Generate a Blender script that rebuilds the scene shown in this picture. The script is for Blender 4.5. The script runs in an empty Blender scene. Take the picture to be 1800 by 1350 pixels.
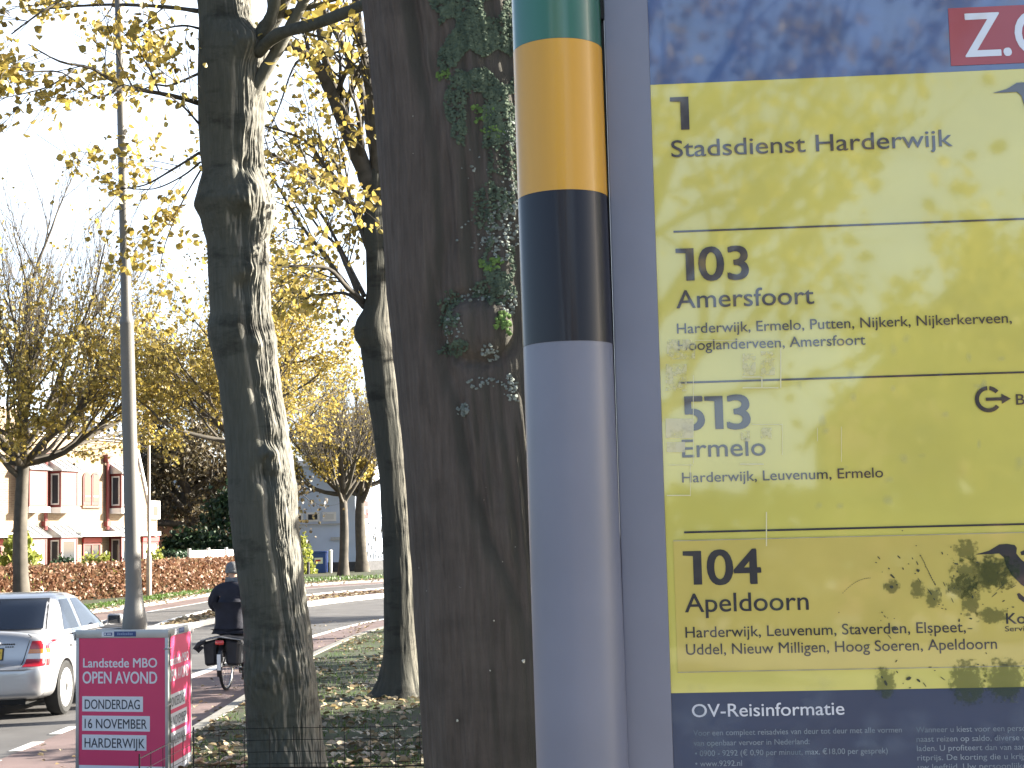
import bpy, bmesh, math, random
from mathutils import Vector, Matrix, noise, Euler
R = math.radians
scene = bpy.context.scene
col = scene.collection

# ------------------------------------------------------------------ camera
F, PITCH, ROLL, EYE = 2700.0, math.atan(270/2700), R(1.4), 1.95     # focal length in photo pixels (1800 wide)
fwd = Vector((0, math.cos(PITCH), math.sin(PITCH)))
r0 = Vector((1, 0, 0)); u0 = r0.cross(fwd)
rgt = r0*math.cos(ROLL) - u0*math.sin(ROLL); upv = rgt.cross(fwd)
CAM = Vector((0, 0, EYE))
cd = bpy.data.cameras.new('camera'); cam = bpy.data.objects.new('camera', cd); col.objects.link(cam)
cd.sensor_width = 36; cd.lens = 36*F/1800; cd.clip_start = .05; cd.clip_end = 2000
m3 = Matrix((rgt, upv, -fwd)).transposed()
cam.matrix_world = Matrix.Translation(CAM) @ m3.to_4x4()
scene.camera = cam
def at(px, py, Y):
    """world point on the photo ray (px, py) at distance Y along the street"""
    d = fwd + rgt*((px-900)/F) - upv*((py-675)/F)
    return CAM + d*(Y/d.y)

# ------------------------------------------------------------------ light
SUN_EL, SUN_AZ = R(19), math.atan2(.96, .26)        # azimuth clockwise from +Y
w = bpy.data.worlds.new('World'); scene.world = w; w.use_nodes = True
nt = w.node_tree; bg = nt.nodes['Background']
sky = nt.nodes.new('ShaderNodeTexSky'); sky.sky_type = 'NISHITA'; sky.sun_disc = False
sky.sun_elevation = SUN_EL; sky.sun_rotation = SUN_AZ; sky.dust_density = 2.0; sky.air_density = .75; sky.ozone_density = 1.0
# thin bright cloud over the street ahead, on the side of the sun; blue behind save an added pale patch
wn = nt.nodes.new; wl = nt.links.new
tcw = wn('ShaderNodeTexCoord'); dt = wn('ShaderNodeVectorMath'); dt.operation = 'DOT_PRODUCT'; dt.inputs[1].default_value = Vector((.25,1,.12)).normalized()
wl(tcw.outputs['Generated'], dt.inputs[0])
mr = wn('ShaderNodeMapRange'); mr.interpolation_type = 'SMOOTHSTEP'; mr.inputs[1].default_value = .50; mr.inputs[2].default_value = .90; wl(dt.outputs['Value'], mr.inputs[0])
cn = wn('ShaderNodeTexNoise'); cn.inputs['Scale'].default_value = 3.2; cn.inputs['Detail'].default_value = 7; cn.inputs['Roughness'].default_value = .6
cm = wn('ShaderNodeMapping'); cm.inputs['Scale'].default_value = (1,1,2.6); wl(tcw.outputs['Generated'], cm.inputs[0]); wl(cm.outputs[0], cn.inputs['Vector'])
cr_ = wn('ShaderNodeMapRange'); cr_.inputs[1].default_value = .30; cr_.inputs[2].default_value = .62; cr_.inputs[3].default_value = .55; cr_.inputs[4].default_value = 1.0; wl(cn.outputs['Fac'], cr_.inputs[0])
cx_ = wn('ShaderNodeMath'); cx_.operation = 'MULTIPLY'; wl(mr.outputs[0], cx_.inputs[0]); wl(cr_.outputs[0], cx_.inputs[1])
cl_ = wn('ShaderNodeMix'); cl_.data_type = 'RGBA'; cl_.blend_type = 'ADD'; cl_.inputs[7].default_value = (5.3, 5.7, 6.2, 1); wl(cx_.outputs[0], cl_.inputs[0]); wl(sky.outputs[0], cl_.inputs[6])
d2 = wn('ShaderNodeVectorMath'); d2.operation = 'DOT_PRODUCT'; d2.inputs[1].default_value = Vector((.06,-1,.34)).normalized(); wl(tcw.outputs['Generated'], d2.inputs[0])  # bright sky patch added behind the camera to strengthen the panel's reflection
m2 = wn('ShaderNodeMapRange'); m2.interpolation_type = 'SMOOTHSTEP'; m2.inputs[1].default_value = .88; m2.inputs[2].default_value = .97; wl(d2.outputs['Value'], m2.inputs[0])
x2 = wn('ShaderNodeMath'); x2.operation = 'MULTIPLY'; wl(m2.outputs[0], x2.inputs[0]); wl(cr_.outputs[0], x2.inputs[1])
c2_ = wn('ShaderNodeMix'); c2_.data_type = 'RGBA'; c2_.blend_type = 'ADD'; c2_.inputs[7].default_value = (4.0, 4.9, 5.9, 1); wl(x2.outputs[0], c2_.inputs[0]); wl(cl_.outputs[2], c2_.inputs[6])
wl(c2_.outputs[2], bg.inputs[0]); bg.inputs[1].default_value = .05
sd = bpy.data.lights.new('sun', 'SUN'); sd.energy = 5.0; sd.angle = R(.5); sd.color = (1, .93, .80)
sun = bpy.data.objects.new('sun', sd); col.objects.link(sun)
sdir = Vector((math.sin(SUN_AZ)*math.cos(SUN_EL), math.cos(SUN_AZ)*math.cos(SUN_EL), math.sin(SUN_EL)))
sun.rotation_euler = sdir.to_track_quat('Z', 'Y').to_euler()
vs = scene.view_settings; vs.view_transform = 'Standard'; vs.look = 'None'; vs.exposure = 2.42; vs.gamma = 1

# ------------------------------------------------------------------ helpers
def tag(o, label=None, cat=None, group=None, kind=None):
    if label: o['label'] = label
    if cat: o['category'] = cat
    if group: o['group'] = group
    if kind: o['kind'] = kind
    return o
def empty(name, loc, label, cat, rz=0, group=None):
    o = bpy.data.objects.new(name, None); col.objects.link(o); o.location = loc; o.rotation_euler = (0, 0, rz)
    o.empty_display_size = .2
    return tag(o, label, cat, group)
class MB:
    def __init__(s): s.v = []; s.f = []
    def add(s, vs_, fs):
        k = len(s.v); s.v.extend(tuple(p) for p in vs_); s.f.extend(tuple(i+k for i in f) for f in fs); return s
    def box(s, c, d, rot=None, bev=0):
        x, y, z = d[0]/2, d[1]/2, d[2]/2
        if bev:
            bm = bmesh.new(); bmesh.ops.create_cube(bm, size=1)
            for q in bm.verts: q.co = Vector((q.co.x*d[0], q.co.y*d[1], q.co.z*d[2]))
            bmesh.ops.bevel(bm, geom=bm.edges[:], offset=bev, segments=2, affect='EDGES', profile=.6)
            bm.verts.index_update()
            P = [q.co.copy() for q in bm.verts]; fs = [[q.index for q in f.verts] for f in bm.faces]; bm.free()
        else:
            P = [Vector(p) for p in ((-x,-y,-z),(x,-y,-z),(x,y,-z),(-x,y,-z),(-x,-y,z),(x,-y,z),(x,y,z),(-x,y,z))]
            fs = [(0,3,2,1),(4,5,6,7),(0,1,5,4),(1,2,6,5),(2,3,7,6),(3,0,4,7)]
        if rot is not None: P = [rot @ p for p in P]
        return s.add([Vector(c)+p for p in P], fs)
    def span(s, a, b, bev=0):
        return s.box([(i+j)/2 for i, j in zip(a, b)], [abs(j-i) for i, j in zip(a, b)], None, bev)
    def tube(s, pts, rad, n=8, caps=True):
        pts = [Vector(p) for p in pts]
        if not hasattr(rad, '__len__'): rad = [rad]*len(pts)
        k = len(s.v); prev = None
        for i, p in enumerate(pts):
            t = (pts[min(i+1, len(pts)-1)] - pts[max(i-1, 0)])
            t = t.normalized() if t.length > 1e-9 else Vector((0,0,1))
            if prev is None:
                a = t.orthogonal().normalized()
            else:
                a = prev - t*prev.dot(t); a = a.normalized() if a.length > 1e-6 else t.orthogonal().normalized()
            prev = a; b = t.cross(a)
            for j in range(n):
                q = 2*math.pi*j/n
                s.v.append(tuple(p + (a*math.cos(q)+b*math.sin(q))*rad[i]))
        for i in range(len(pts)-1):
            for j in range(n):
                a0 = k+i*n+j; a1 = k+i*n+(j+1) % n
                s.f.append((a0, a1, a1+n, a0+n))
        if caps and n > 2:
            s.f.append(tuple(k+j for j in reversed(range(n)))); s.f.append(tuple(k+(len(pts)-1)*n+j for j in range(n)))
        return s
    def lathe(s, prof, c=(0,0,0), n=24, axis='Z'):
        k = len(s.v)
        for r_, h in prof:
            for j in range(n):
                q = 2*math.pi*j/n; a, b = r_*math.cos(q), r_*math.sin(q)
                p = {'Z': (a, b, h), 'X': (h, a, b), 'Y': (b, h, a)}[axis]
                s.v.append((c[0]+p[0], c[1]+p[1], c[2]+p[2]))
        for i in range(len(prof)-1):
            for j in range(n):
                a0 = k+i*n+j; a1 = k+i*n+(j+1) % n
                s.f.append((a0, a1, a1+n, a0+n))
        s.f.append(tuple(k+j for j in reversed(range(n)))); s.f.append(tuple(k+(len(prof)-1)*n+j for j in range(n)))
        return s
    def prism(s, poly, y0, y1):           # outline in x,z pushed along y
        n = len(poly)
        return s.add([(x, y0, z) for x, z in poly]+[(x, y1, z) for x, z in poly],
                     [tuple(range(n)), tuple(reversed(range(n, 2*n)))]+[(j, j+n, (j+1) % n+n, (j+1) % n) for j in range(n)])
    def build(s, name, m, parent=None, smooth=False, angle=None):
        me = bpy.data.meshes.new(name); me.from_pydata(s.v, [], s.f); me.update()
        o = bpy.data.objects.new(name, me); col.objects.link(o)
        if m: me.materials.append(m)
        if parent: o.parent = parent
        if smooth or angle:
            me.polygons.foreach_set('use_smooth', [True]*len(me.polygons))
            if angle:
                me.set_sharp_from_angle(angle=R(angle))
        return o
def bake(o):                               # apply modifiers
    dg = bpy.context.evaluated_depsgraph_get()
    me = bpy.data.meshes.new_from_object(o.evaluated_get(dg)); old = o.data
    o.modifiers.clear(); o.data = me
    return o

# ------------------------------------------------------------------ materials
def mat(name, c, rough=.6, metal=0, coat=0, var=0, scale=6, bump=0, bscale=30, spec=.5, c2=None, stretch=(1,1,1), coat_r=.05, detail=6, coat_ior=1.5):
    m = bpy.data.materials.new(name); m.use_nodes = True; n = m.node_tree; b = n.nodes['Principled BSDF']
    b.inputs['Roughness'].default_value = rough; b.inputs['Metallic'].default_value = metal
    b.inputs['Coat Weight'].default_value = coat; b.inputs['Coat Roughness'].default_value = coat_r; b.inputs['Coat IOR'].default_value = coat_ior
    b.inputs['Specular IOR Level'].default_value = spec
    b.inputs['Base Color'].default_value = (*c, 1)
    if var or c2 or bump:
        tc = n.nodes.new('ShaderNodeTexCoord'); mp = n.nodes.new('ShaderNodeMapping'); mp.inputs['Scale'].default_value = stretch
        n.links.new(tc.outputs['Object'], mp.inputs[0])
    if var or c2:
        t = n.nodes.new('ShaderNodeTexNoise'); t.inputs['Scale'].default_value = scale; t.inputs['Detail'].default_value = detail
        n.links.new(mp.outputs[0], t.inputs['Vector'])
        rp = n.nodes.new('ShaderNodeValToRGB'); rp.color_ramp.elements[0].position = .32; rp.color_ramp.elements[1].position = .68
        a = c2 or tuple(x*(1-var) for x in c); bcol = c if c2 else tuple(min(1, x*(1+var)) for x in c)
        rp.color_ramp.elements[0].color = (*a, 1); rp.color_ramp.elements[1].color = (*bcol, 1)
        n.links.new(t.outputs['Fac'], rp.inputs[0]); n.links.new(rp.outputs[0], b.inputs['Base Color'])
    if bump:
        t2 = n.nodes.new('ShaderNodeTexNoise'); t2.inputs['Scale'].default_value = bscale; t2.inputs['Detail'].default_value = 5
        n.links.new(mp.outputs[0], t2.inputs['Vector'])
        bp = n.nodes.new('ShaderNodeBump'); bp.inputs['Strength'].default_value = bump; bp.inputs['Distance'].default_value = .02
        n.links.new(t2.outputs['Fac'], bp.inputs['Height']); n.links.new(bp.outputs[0], b.inputs['Normal'])
    return m
def leafmat(name, ramp, trans=.45):
    m = bpy.data.materials.new(name); m.use_nodes = True; n = m.node_tree; b = n.nodes['Principled BSDF']; out = n.nodes['Material Output']
    g = n.nodes.new('ShaderNodeNewGeometry'); rp = n.nodes.new('ShaderNodeValToRGB'); cr = rp.color_ramp
    while len(cr.elements) < len(ramp): cr.elements.new(.5)
    for i, c in enumerate(ramp): cr.elements[i].position = i/(len(ramp)-1); cr.elements[i].color = (*c, 1)
    n.links.new(g.outputs['Random Per Island'], rp.inputs[0])
    n.links.new(rp.outputs[0], b.inputs['Base Color']); b.inputs['Roughness'].default_value = .45
    t = n.nodes.new('ShaderNodeBsdfTranslucent'); n.links.new(rp.outputs[0], t.inputs[0])
    mx = n.nodes.new('ShaderNodeMixShader'); mx.inputs[0].default_value = trans
    n.links.new(b.outputs[0], mx.inputs[1]); n.links.new(t.outputs[0], mx.inputs[2]); n.links.new(mx.outputs[0], out.inputs[0])
    return m
def brickmat(name, c1, c2, mortar, sc=4.0):
    m = bpy.data.materials.new(name); m.use_nodes = True; n = m.node_tree; b = n.nodes['Principled BSDF']; b.inputs['Roughness'].default_value = .85
    tc = n.nodes.new('ShaderNodeTexCoord'); sp = n.nodes.new('ShaderNodeSeparateXYZ'); cb = n.nodes.new('ShaderNodeCombineXYZ'); ad = n.nodes.new('ShaderNodeMath')
    n.links.new(tc.outputs['Object'], sp.inputs[0]); n.links.new(sp.outputs[0], ad.inputs[0]); n.links.new(sp.outputs[1], ad.inputs[1])
    n.links.new(ad.outputs[0], cb.inputs[0]); n.links.new(sp.outputs[2], cb.inputs[1])
    t = n.nodes.new('ShaderNodeTexBrick'); t.inputs['Scale'].default_value = sc
    t.inputs['Color1'].default_value = (*c1, 1); t.inputs['Color2'].default_value = (*c2, 1); t.inputs['Mortar'].default_value = (*mortar, 1)
    t.inputs['Mortar Size'].default_value = .025; t.inputs['Row Height'].default_value = .28; t.inputs['Brick Width'].default_value = .9
    n.links.new(cb.outputs[0], t.inputs['Vector']); n.links.new(t.outputs[0], b.inputs['Base Color'])
    return m
def barkmat(name, ca, cb_, cc, moss=None, mossamt=.0, bump=.6, coarse=1.0, stain=.45, algae_shade=None, side=-1, lo=-.5, hi=0):
    """bark: vertical fibres, blotches, optional darker green side (painted shade, moss)"""
    m = bpy.data.materials.new(name); m.use_nodes = True; n = m.node_tree; b = n.nodes['Principled BSDF']
    b.inputs['Roughness'].default_value = .85; b.inputs['Specular IOR Level'].default_value = .25
    L = n.links.new; tc = n.nodes.new('ShaderNodeTexCoord')
    def nz(sc, st, det=8):
        mp = n.nodes.new('ShaderNodeMapping'); mp.inputs['Scale'].default_value = st; L(tc.outputs['Object'], mp.inputs[0])
        t = n.nodes.new('ShaderNodeTexNoise'); t.inputs['Scale'].default_value = sc; t.inputs['Detail'].default_value = det; t.inputs['Roughness'].default_value = .65
        L(mp.outputs[0], t.inputs['Vector']); return t
    fib = nz(22*coarse, (1, 1, .09)); blot = nz(2.6*coarse, (1, 1, .6)); fine = nz(90*coarse, (1, 1, .5))
    rp = n.nodes.new('ShaderNodeValToRGB'); e = rp.color_ramp.elements
    e[0].position = .35; e[0].color = (*ca, 1); e[1].position = .72; e[1].color = (*cc, 1); x = e.new(.52); x.color = (*cb_, 1)
    mx = n.nodes.new('ShaderNodeMix'); mx.data_type = 'FLOAT'; mx.inputs[0].default_value = .45
    L(fib.outputs['Fac'], mx.inputs[2]); L(blot.outputs['Fac'], mx.inputs[3]); L(mx.outputs[0], rp.inputs[0])
    last = rp.outputs[0]
    if moss:
        mm = nz(1.7, (1, 1, .35)); mr = n.nodes.new('ShaderNodeValToRGB'); mr.color_ramp.elements[0].position = .62-mossamt*.4; mr.color_ramp.elements[1].position = .8-mossamt*.35
        L(mm.outputs['Fac'], mr.inputs[0]); mc = n.nodes.new('ShaderNodeMix'); mc.data_type = 'RGBA'; mc.inputs[7].default_value = (*moss, 1)
        L(mr.outputs[0], mc.inputs[0]); L(last, mc.inputs[6]); last = mc.outputs[2]
    if algae_shade:                                  # one side darkened: shade painted into maple bark, moss on the big trunk
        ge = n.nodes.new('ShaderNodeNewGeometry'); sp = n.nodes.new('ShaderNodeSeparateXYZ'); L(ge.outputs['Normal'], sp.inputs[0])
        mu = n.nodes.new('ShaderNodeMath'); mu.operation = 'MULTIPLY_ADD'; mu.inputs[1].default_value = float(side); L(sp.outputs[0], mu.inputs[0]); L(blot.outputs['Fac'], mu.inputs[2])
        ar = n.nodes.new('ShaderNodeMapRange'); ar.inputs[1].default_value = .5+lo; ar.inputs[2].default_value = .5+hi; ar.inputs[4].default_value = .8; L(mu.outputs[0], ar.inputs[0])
        ac = n.nodes.new('ShaderNodeMix'); ac.data_type = 'RGBA'; ac.inputs[7].default_value = (*algae_shade, 1); L(ar.outputs[0], ac.inputs[0]); L(last, ac.inputs[6]); last = ac.outputs[2]
    st = nz(2.2, (.8, .8, 2.0)); sr = n.nodes.new('ShaderNodeMapRange'); sr.inputs[1].default_value = .52; sr.inputs[2].default_value = .66; sr.inputs[3].default_value = 1.0; sr.inputs[4].default_value = stain; L(st.outputs['Fac'], sr.inputs[0])
    hm = n.nodes.new('ShaderNodeVectorMath'); hm.operation = 'SCALE'; L(last, hm.inputs[0]); L(sr.outputs[0], hm.inputs['Scale']); last = hm.outputs[0]
    L(last, b.inputs['Base Color'])
    am = n.nodes.new('ShaderNodeMath'); am.operation = 'MULTIPLY_ADD'; am.inputs[1].default_value = .35
    L(fine.outputs['Fac'], am.inputs[0]); L(fib.outputs['Fac'], am.inputs[2])
    bp = n.nodes.new('ShaderNodeBump'); bp.inputs['Strength'].default_value = bump; bp.inputs['Distance'].default_value = .012
    L(am.outputs[0], bp.inputs['Height']); L(bp.outputs[0], b.inputs['Normal'])
    return m

YEL = [(.17,.125,.04), (.34,.255,.06), (.47,.355,.075), (.32,.255,.065), (.52,.41,.115), (.24,.20,.06)]
M = dict(
    leaf=leafmat('autumn_leaf', YEL, .5),
    leaf_dull=leafmat('dull_leaf', [(.20,.15,.05), (.42,.32,.07), (.56,.42,.08), (.30,.26,.08)], .4),
    leaf_brown=leafmat('brown_leaf', [(.05,.04,.024), (.10,.075,.04), (.085,.075,.04), (.14,.105,.05)], .35),
    leaf_green=leafmat('evergreen_leaf', [(.015,.035,.02), (.03,.06,.03), (.02,.05,.025), (.05,.09,.04)], .2),
    leaf_lime=leafmat('shrub_leaf', [(.16,.20,.04), (.30,.34,.07), (.40,.40,.10), (.22,.28,.06)], .4),
    hedge=leafmat('beech_hedge_leaf', [(.15,.075,.045), (.25,.13,.08), (.30,.18,.115), (.20,.10,.06), (.29,.22,.13)], .3),
    fallen=leafmat('fallen_leaf', [(.12,.08,.04), (.22,.16,.09), (.34,.27,.17), (.44,.38,.27), (.26,.19,.08), (.16,.11,.07)], .15),
    blade=leafmat('grass_blade', [(.05,.10,.015), (.08,.15,.02), (.11,.19,.03), (.06,.12,.02)], .3),
    barkA=barkmat('smooth_maple_bark', (.080,.076,.066), (.185,.178,.155), (.31,.30,.265), bump=.6, coarse=2.2, algae_shade=(.052,.056,.045), side=-1, lo=-.62, hi=-.28),  # dark green side away from the sun: shade put into the bark colour
    barkB=barkmat('dark_maple_bark', (.055,.052,.045), (.115,.108,.09), (.19,.18,.15), bump=.9, algae_shade=(.038,.04,.034), side=-1, lo=-.8, hi=-.5),  # same painted shade on the side turned from the sun
    barkC=barkmat('old_brown_bark', (.074,.060,.050), (.115,.093,.079), (.160,.133,.114), bump=.8, coarse=2.6, stain=.8, algae_shade=(.05,.05,.042), side=1, lo=-.5, hi=.25),
    branch=mat('branch_bark', (.06,.053,.044), .85, var=.4, scale=8),
    branch_far=mat('far_branch_bark', (.085,.074,.06), .85, var=.3, scale=3),
    asphalt=mat('asphalt', (.105,.10,.098), .85, var=.22, scale=1.3, bump=.25, bscale=90),
    redway=mat('red_asphalt', (.165,.115,.108), .85, var=.22, scale=1.1, bump=.25, bscale=80),
    paint=mat('road_paint', (.72,.72,.70), .6, var=.12, scale=9),
    kerb=mat('concrete_kerb', (.23,.22,.195), .8, var=.2, scale=5),
    soil=mat('turf_soil', (.036,.058,.015), .95, c2=(.045,.036,.022), scale=1.8, bump=.5, bscale=25),
    tiles=mat('paving_concrete', (.27,.26,.25), .8, var=.2, scale=3),
    steel=mat('grey_powder_coat', (.170,.182,.245), .38, coat=.25, var=.05, scale=9, coat_r=.25),
    lampm=mat('lamp_paint', (.17,.163,.155), .5, var=.22, scale=2.2, stretch=(1,1,.3)),
    alu=mat('aluminium_frame', (.42,.42,.43), .35, metal=.6, var=.1),
    black=mat('black_plastic', (.012,.012,.014), .4), rubber=mat('rubber', (.018,.018,.018), .8, var=.3),
)
# ------------------------------------------------------------------ ground, road, verges
def curve(pts, n=10):
    P = [Vector((*p, 0)) for p in pts]; P = [P[0]*2-P[1]]+P+[P[-1]*2-P[-2]]; out = []
    for i in range(1, len(P)-2):
        a, b, c, d = P[i-1], P[i], P[i+1], P[i+2]
        for k in range(n):
            t = k/n
            out.append(.5*((2*b)+(c-a)*t+(2*a-5*b+4*c-d)*t*t+(3*b-3*c+d-a)*t**3))
    return out+[P[-2]]
def offs(P, d):
    o = []
    for i, p in enumerate(P):
        t = (P[min(i+1, len(P)-1)]-P[max(i-1, 0)]).normalized(); o.append(p+Vector((t.y, -t.x, 0))*d)    # + = right of travel
    return o
def ribbon(name, P, d0, d1, z, m, label_kind='structure', thick=0, parent=None):
    a, b = offs(P, d0), offs(P, d1); mb = MB(); n = len(P)
    v = [(p.x, p.y, z) for p in a]+[(p.x, p.y, z) for p in b]
    f = [(i, i+n, i+n+1, i+1) for i in range(n-1)]
    if thick:
        v += [(p.x, p.y, z-thick) for p in a]+[(p.x, p.y, z-thick) for p in b]
        f += [(i+2*n, i, i+1, i+1+2*n) for i in range(n-1)]+[(i+n, i+3*n, i+3*n+1, i+n+1) for i in range(n-1)]+[(0, 2*n, 3*n, n)]
    o = mb.add(v, f).build(name, m)
    return tag(o, kind=label_kind)
E0 = curve([(-3.33,-60),(-3.33,-20),(-3.33,5),(-3.33,15.8),(-3.36,19),(-3.45,26),(-2.9,33.5),(-1.2,39.5),(2.2,45.5),(8,51),(18,56),(40,60)])
E1 = curve([(-4.87,-60),(-4.87,-20),(-4.87,5),(-4.87,15.8),(-4.87,20),(-4.85,24.2),(-4.32,31.8),(-3.28,38.9),(-.6,46),(5,53),(16,59),(40,63.5)])
E2 = curve([(-7.75,35),(-7.6,38.5),(-7.32,41.6),(-6.46,47.6),(-4.3,54),(0,60.5),(8,66),(20,69.5),(40,72)])
E2b = curve([(-8.3,35),(-8.68,39),(-8.67,45.5),(-8.1,51),(-6.4,57.5),(-2,64.5),(6.5,70),(20,73.5),(40,76)])
E3 = curve([(-11.05,-60),(-11.05,0),(-11.05,30),(-11.05,45.6),(-10.75,51.7),(-10.6,56.5),(-9.8,62),(-7.6,68),(-3,73.5),(6,78.5),(20,82),(40,84)])
E4 = curve([(-12.75,-60),(-12.75,0),(-12.75,30),(-12.75,45),(-12.1,51),(-11.85,58.3),(-11.0,64.5),(-8.8,70.5),(-4,76),(5,81),(20,84.5),(40,86.5)])
g = MB().add([(-700,-700,-.06),(700,-700,-.06),(700,900,-.06),(-700,900,-.06)], [(0,1,2,3)]).build('ground', M['soil']); tag(g, kind='structure')
g = MB().add([(-14,-60,0),(42,-60,0),(42,92,0),(-14,92,0)], [(0,1,2,3)]).build('road', M['asphalt']); tag(g, kind='structure')
n = len(E0)
mb = MB(); a, b = E0, E1
cyc_path = mb.add([(p.x, p.y, .004) for p in a]+[(p.x, p.y, .004) for p in b], [(i, i+1, i+1+n, i+n) for i in range(n-1)]).build('cycle_path', M['redway']) ; tag(cyc_path, kind='structure')
mb = MB(); a, b = E3, E4
far_path = mb.add([(p.x, p.y, .004) for p in a]+[(p.x, p.y, .004) for p in b], [(i, i+1, i+1+n, i+n) for i in range(n-1)]).build('cycle_path', M['redway']); tag(far_path, kind='structure')
iS = min(range(n), key=lambda i: abs(E1[i].y-22.2))
ribbon('road_line', E1[iS:], -.09, .09, .009, M['paint'])
ribbon('road_line', E3, -.06, .06, .009, M['paint'])
mb = MB()
for k in range(-6, 6):                                   # dashes of the cycle lane
    y0 = 15.16+1.29*k; mb.add([(-4.97,y0,.009),(-4.84,y0,.009),(-4.82,y0+.68,.009),(-4.95,y0+.68,.009)], [(0,1,2,3)])
tag(mb.build('road_line', M['paint']), kind='structure')
# median: white kerb stones round a brick strip
nm = len(E2)
md = MB().add([(p.x, p.y, .11) for p in E2]+[(p.x, p.y, .11) for p in E2b], [(i, i+1, i+1+nm, i+nm) for i in range(nm-1)]).build('median_strip', M['redway']); tag(md, kind='structure')
kw = mat('white_kerb_paint', (.78,.77,.73), .7, var=.15, scale=4)
ribbon('median_kerb', E2, -.26, .02, .135, kw, thick=.16)
ribbon('median_kerb', E2b, -.02, .1, .135, kw, thick=.16)
# near verge and its kerb
tag(MB().add([(p.x+.04, p.y-.0, .1) for p in E0]+[(90,60,.1),(90,-60,.1)], [tuple(range(len(E0)+2))][::-1]).build('grass_verge', M['soil']), kind='structure')
ribbon('verge_kerb', E0, -.02, .11, .115, M['kerb'], thick=.14)
tag(MB().add([(p.x-.1, p.y, .1) for p in E4]+[(120,87,.1),(120,500,.1),(-300,500,.1),(-300,-60,.1)], [tuple(range(len(E4)+4))]).build('grass_verge', M['soil']), kind='structure')
ribbon('verge_kerb', E4, -.16, .02, .125, M['kerb'], thick=.15)
tag(MB().span((-2.2,-30,.09),(9,3.2,.113)).build('pavement', M['tiles']), kind='structure')

# ------------------------------------------------------------------ house on the left
GL = mat('window_glass', (.045,.05,.06), .04, spec=.8); GLB = mat('curtained_glass', (.62,.62,.60), .12, spec=.8)
RED = mat('oxblood_paint', (.16,.025,.025), .45); REDB = mat('bright_red_paint', (.45,.03,.035), .45); WH = mat('white_paint', (.72,.72,.71), .5)
ZINC = mat('zinc_sheet', (.42,.44,.46), .4, metal=.4, var=.12); TILE = mat('dark_roof_tile', (.045,.042,.045), .7, var=.3, scale=12)
BR = brickmat('pale_brick', (.265,.195,.13), (.215,.15,.10), (.30,.26,.20)); BRR = brickmat('red_brick', (.30,.14,.09), (.24,.11,.07), (.34,.28,.24))
hx = math.atan2(.925, .38)
H = empty('brick_house', (-17.3, 65, .1), 'pale brick terraced house with glass roofed bay windows and dark red frames', 'house', hx)
def hp(mb, name, m, parent=H, smooth=False): return mb.build(name, m, parent, smooth)
# facade (local: x along the street, y inward, z up)
hp(MB().prism([(-16,0),(3.7,0),(3.7,3.65),(2.95,3.65),(2.0,6.35),(-4.9,6.35),(-4.9,7.3),(-16,7.3)], 0, .35), 'wall', BR)
hp(MB().span((-16,.36,0),(-15.6,9,6.3)).span((1.6,.36,0),(2.0,9,6.2)), 'side_wall', BR)
rf = MB().add([(-16,-.25,6.42),(2.1,-.25,6.42),(2.1,4,7.5),(-16,4,7.5),(-16,9,6.4),(2.1,9,6.4)], [(0,1,2,3),(3,2,5,4)])
rfo = hp(rf, 'roof', TILE)
hp(MB().span((-8.2,3.2,7.1),(-7.4,4.0,8.6)), 'chimney', BRR, rfo)
hp(MB().span((-4.9,-.12,6.352),(2.05,.36,6.52)).span((-16,-.1,7.302),(-4.85,.38,7.42)), 'coping', WH)
hp(MB().add([(2.02,-.08,6.40),(2.98,-.08,3.70),(2.98,.4,3.70),(2.02,.4,6.40),(2.12,-.08,6.46),(3.08,-.08,3.76),(3.08,.4,3.76),(2.12,.4,6.46)],
        [(0,1,5,4),(3,7,6,2),(4,5,6,7),(0,3,2,1),(1,2,6,5),(0,4,7,3)]), 'verge_board', WH)
hp(MB().span((3.35,.36,0),(3.7,7,3.6)), 'side_wall', BR)
dr = hp(MB().span((3.05,-.14,3.05),(3.72,-.003,3.85)), 'dormer_box', WH); hp(MB().span((3.22,-.155,3.2),(3.55,-.142,3.62)), 'pane', GL, dr)
dr = hp(MB().span((-.9,-.2,6.55),(-.25,.5,7.25)), 'dormer_box', WH); hp(MB().span((-.75,-.215,6.7),(-.4,-.202,7.05)), 'pane', GL, dr)
def frame(mb, x0, x1, z0, z1, y, t=.07, d=.05):
    mb.span((x0,y-d,z0),(x0+t,y,z1)).span((x1-t,y-d,z0),(x1,y,z1)).span((x0+t,y-d,z0),(x1-t,y,z0+t)).span((x0+t,y-d,z1-t),(x1-t,y,z1))
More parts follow.
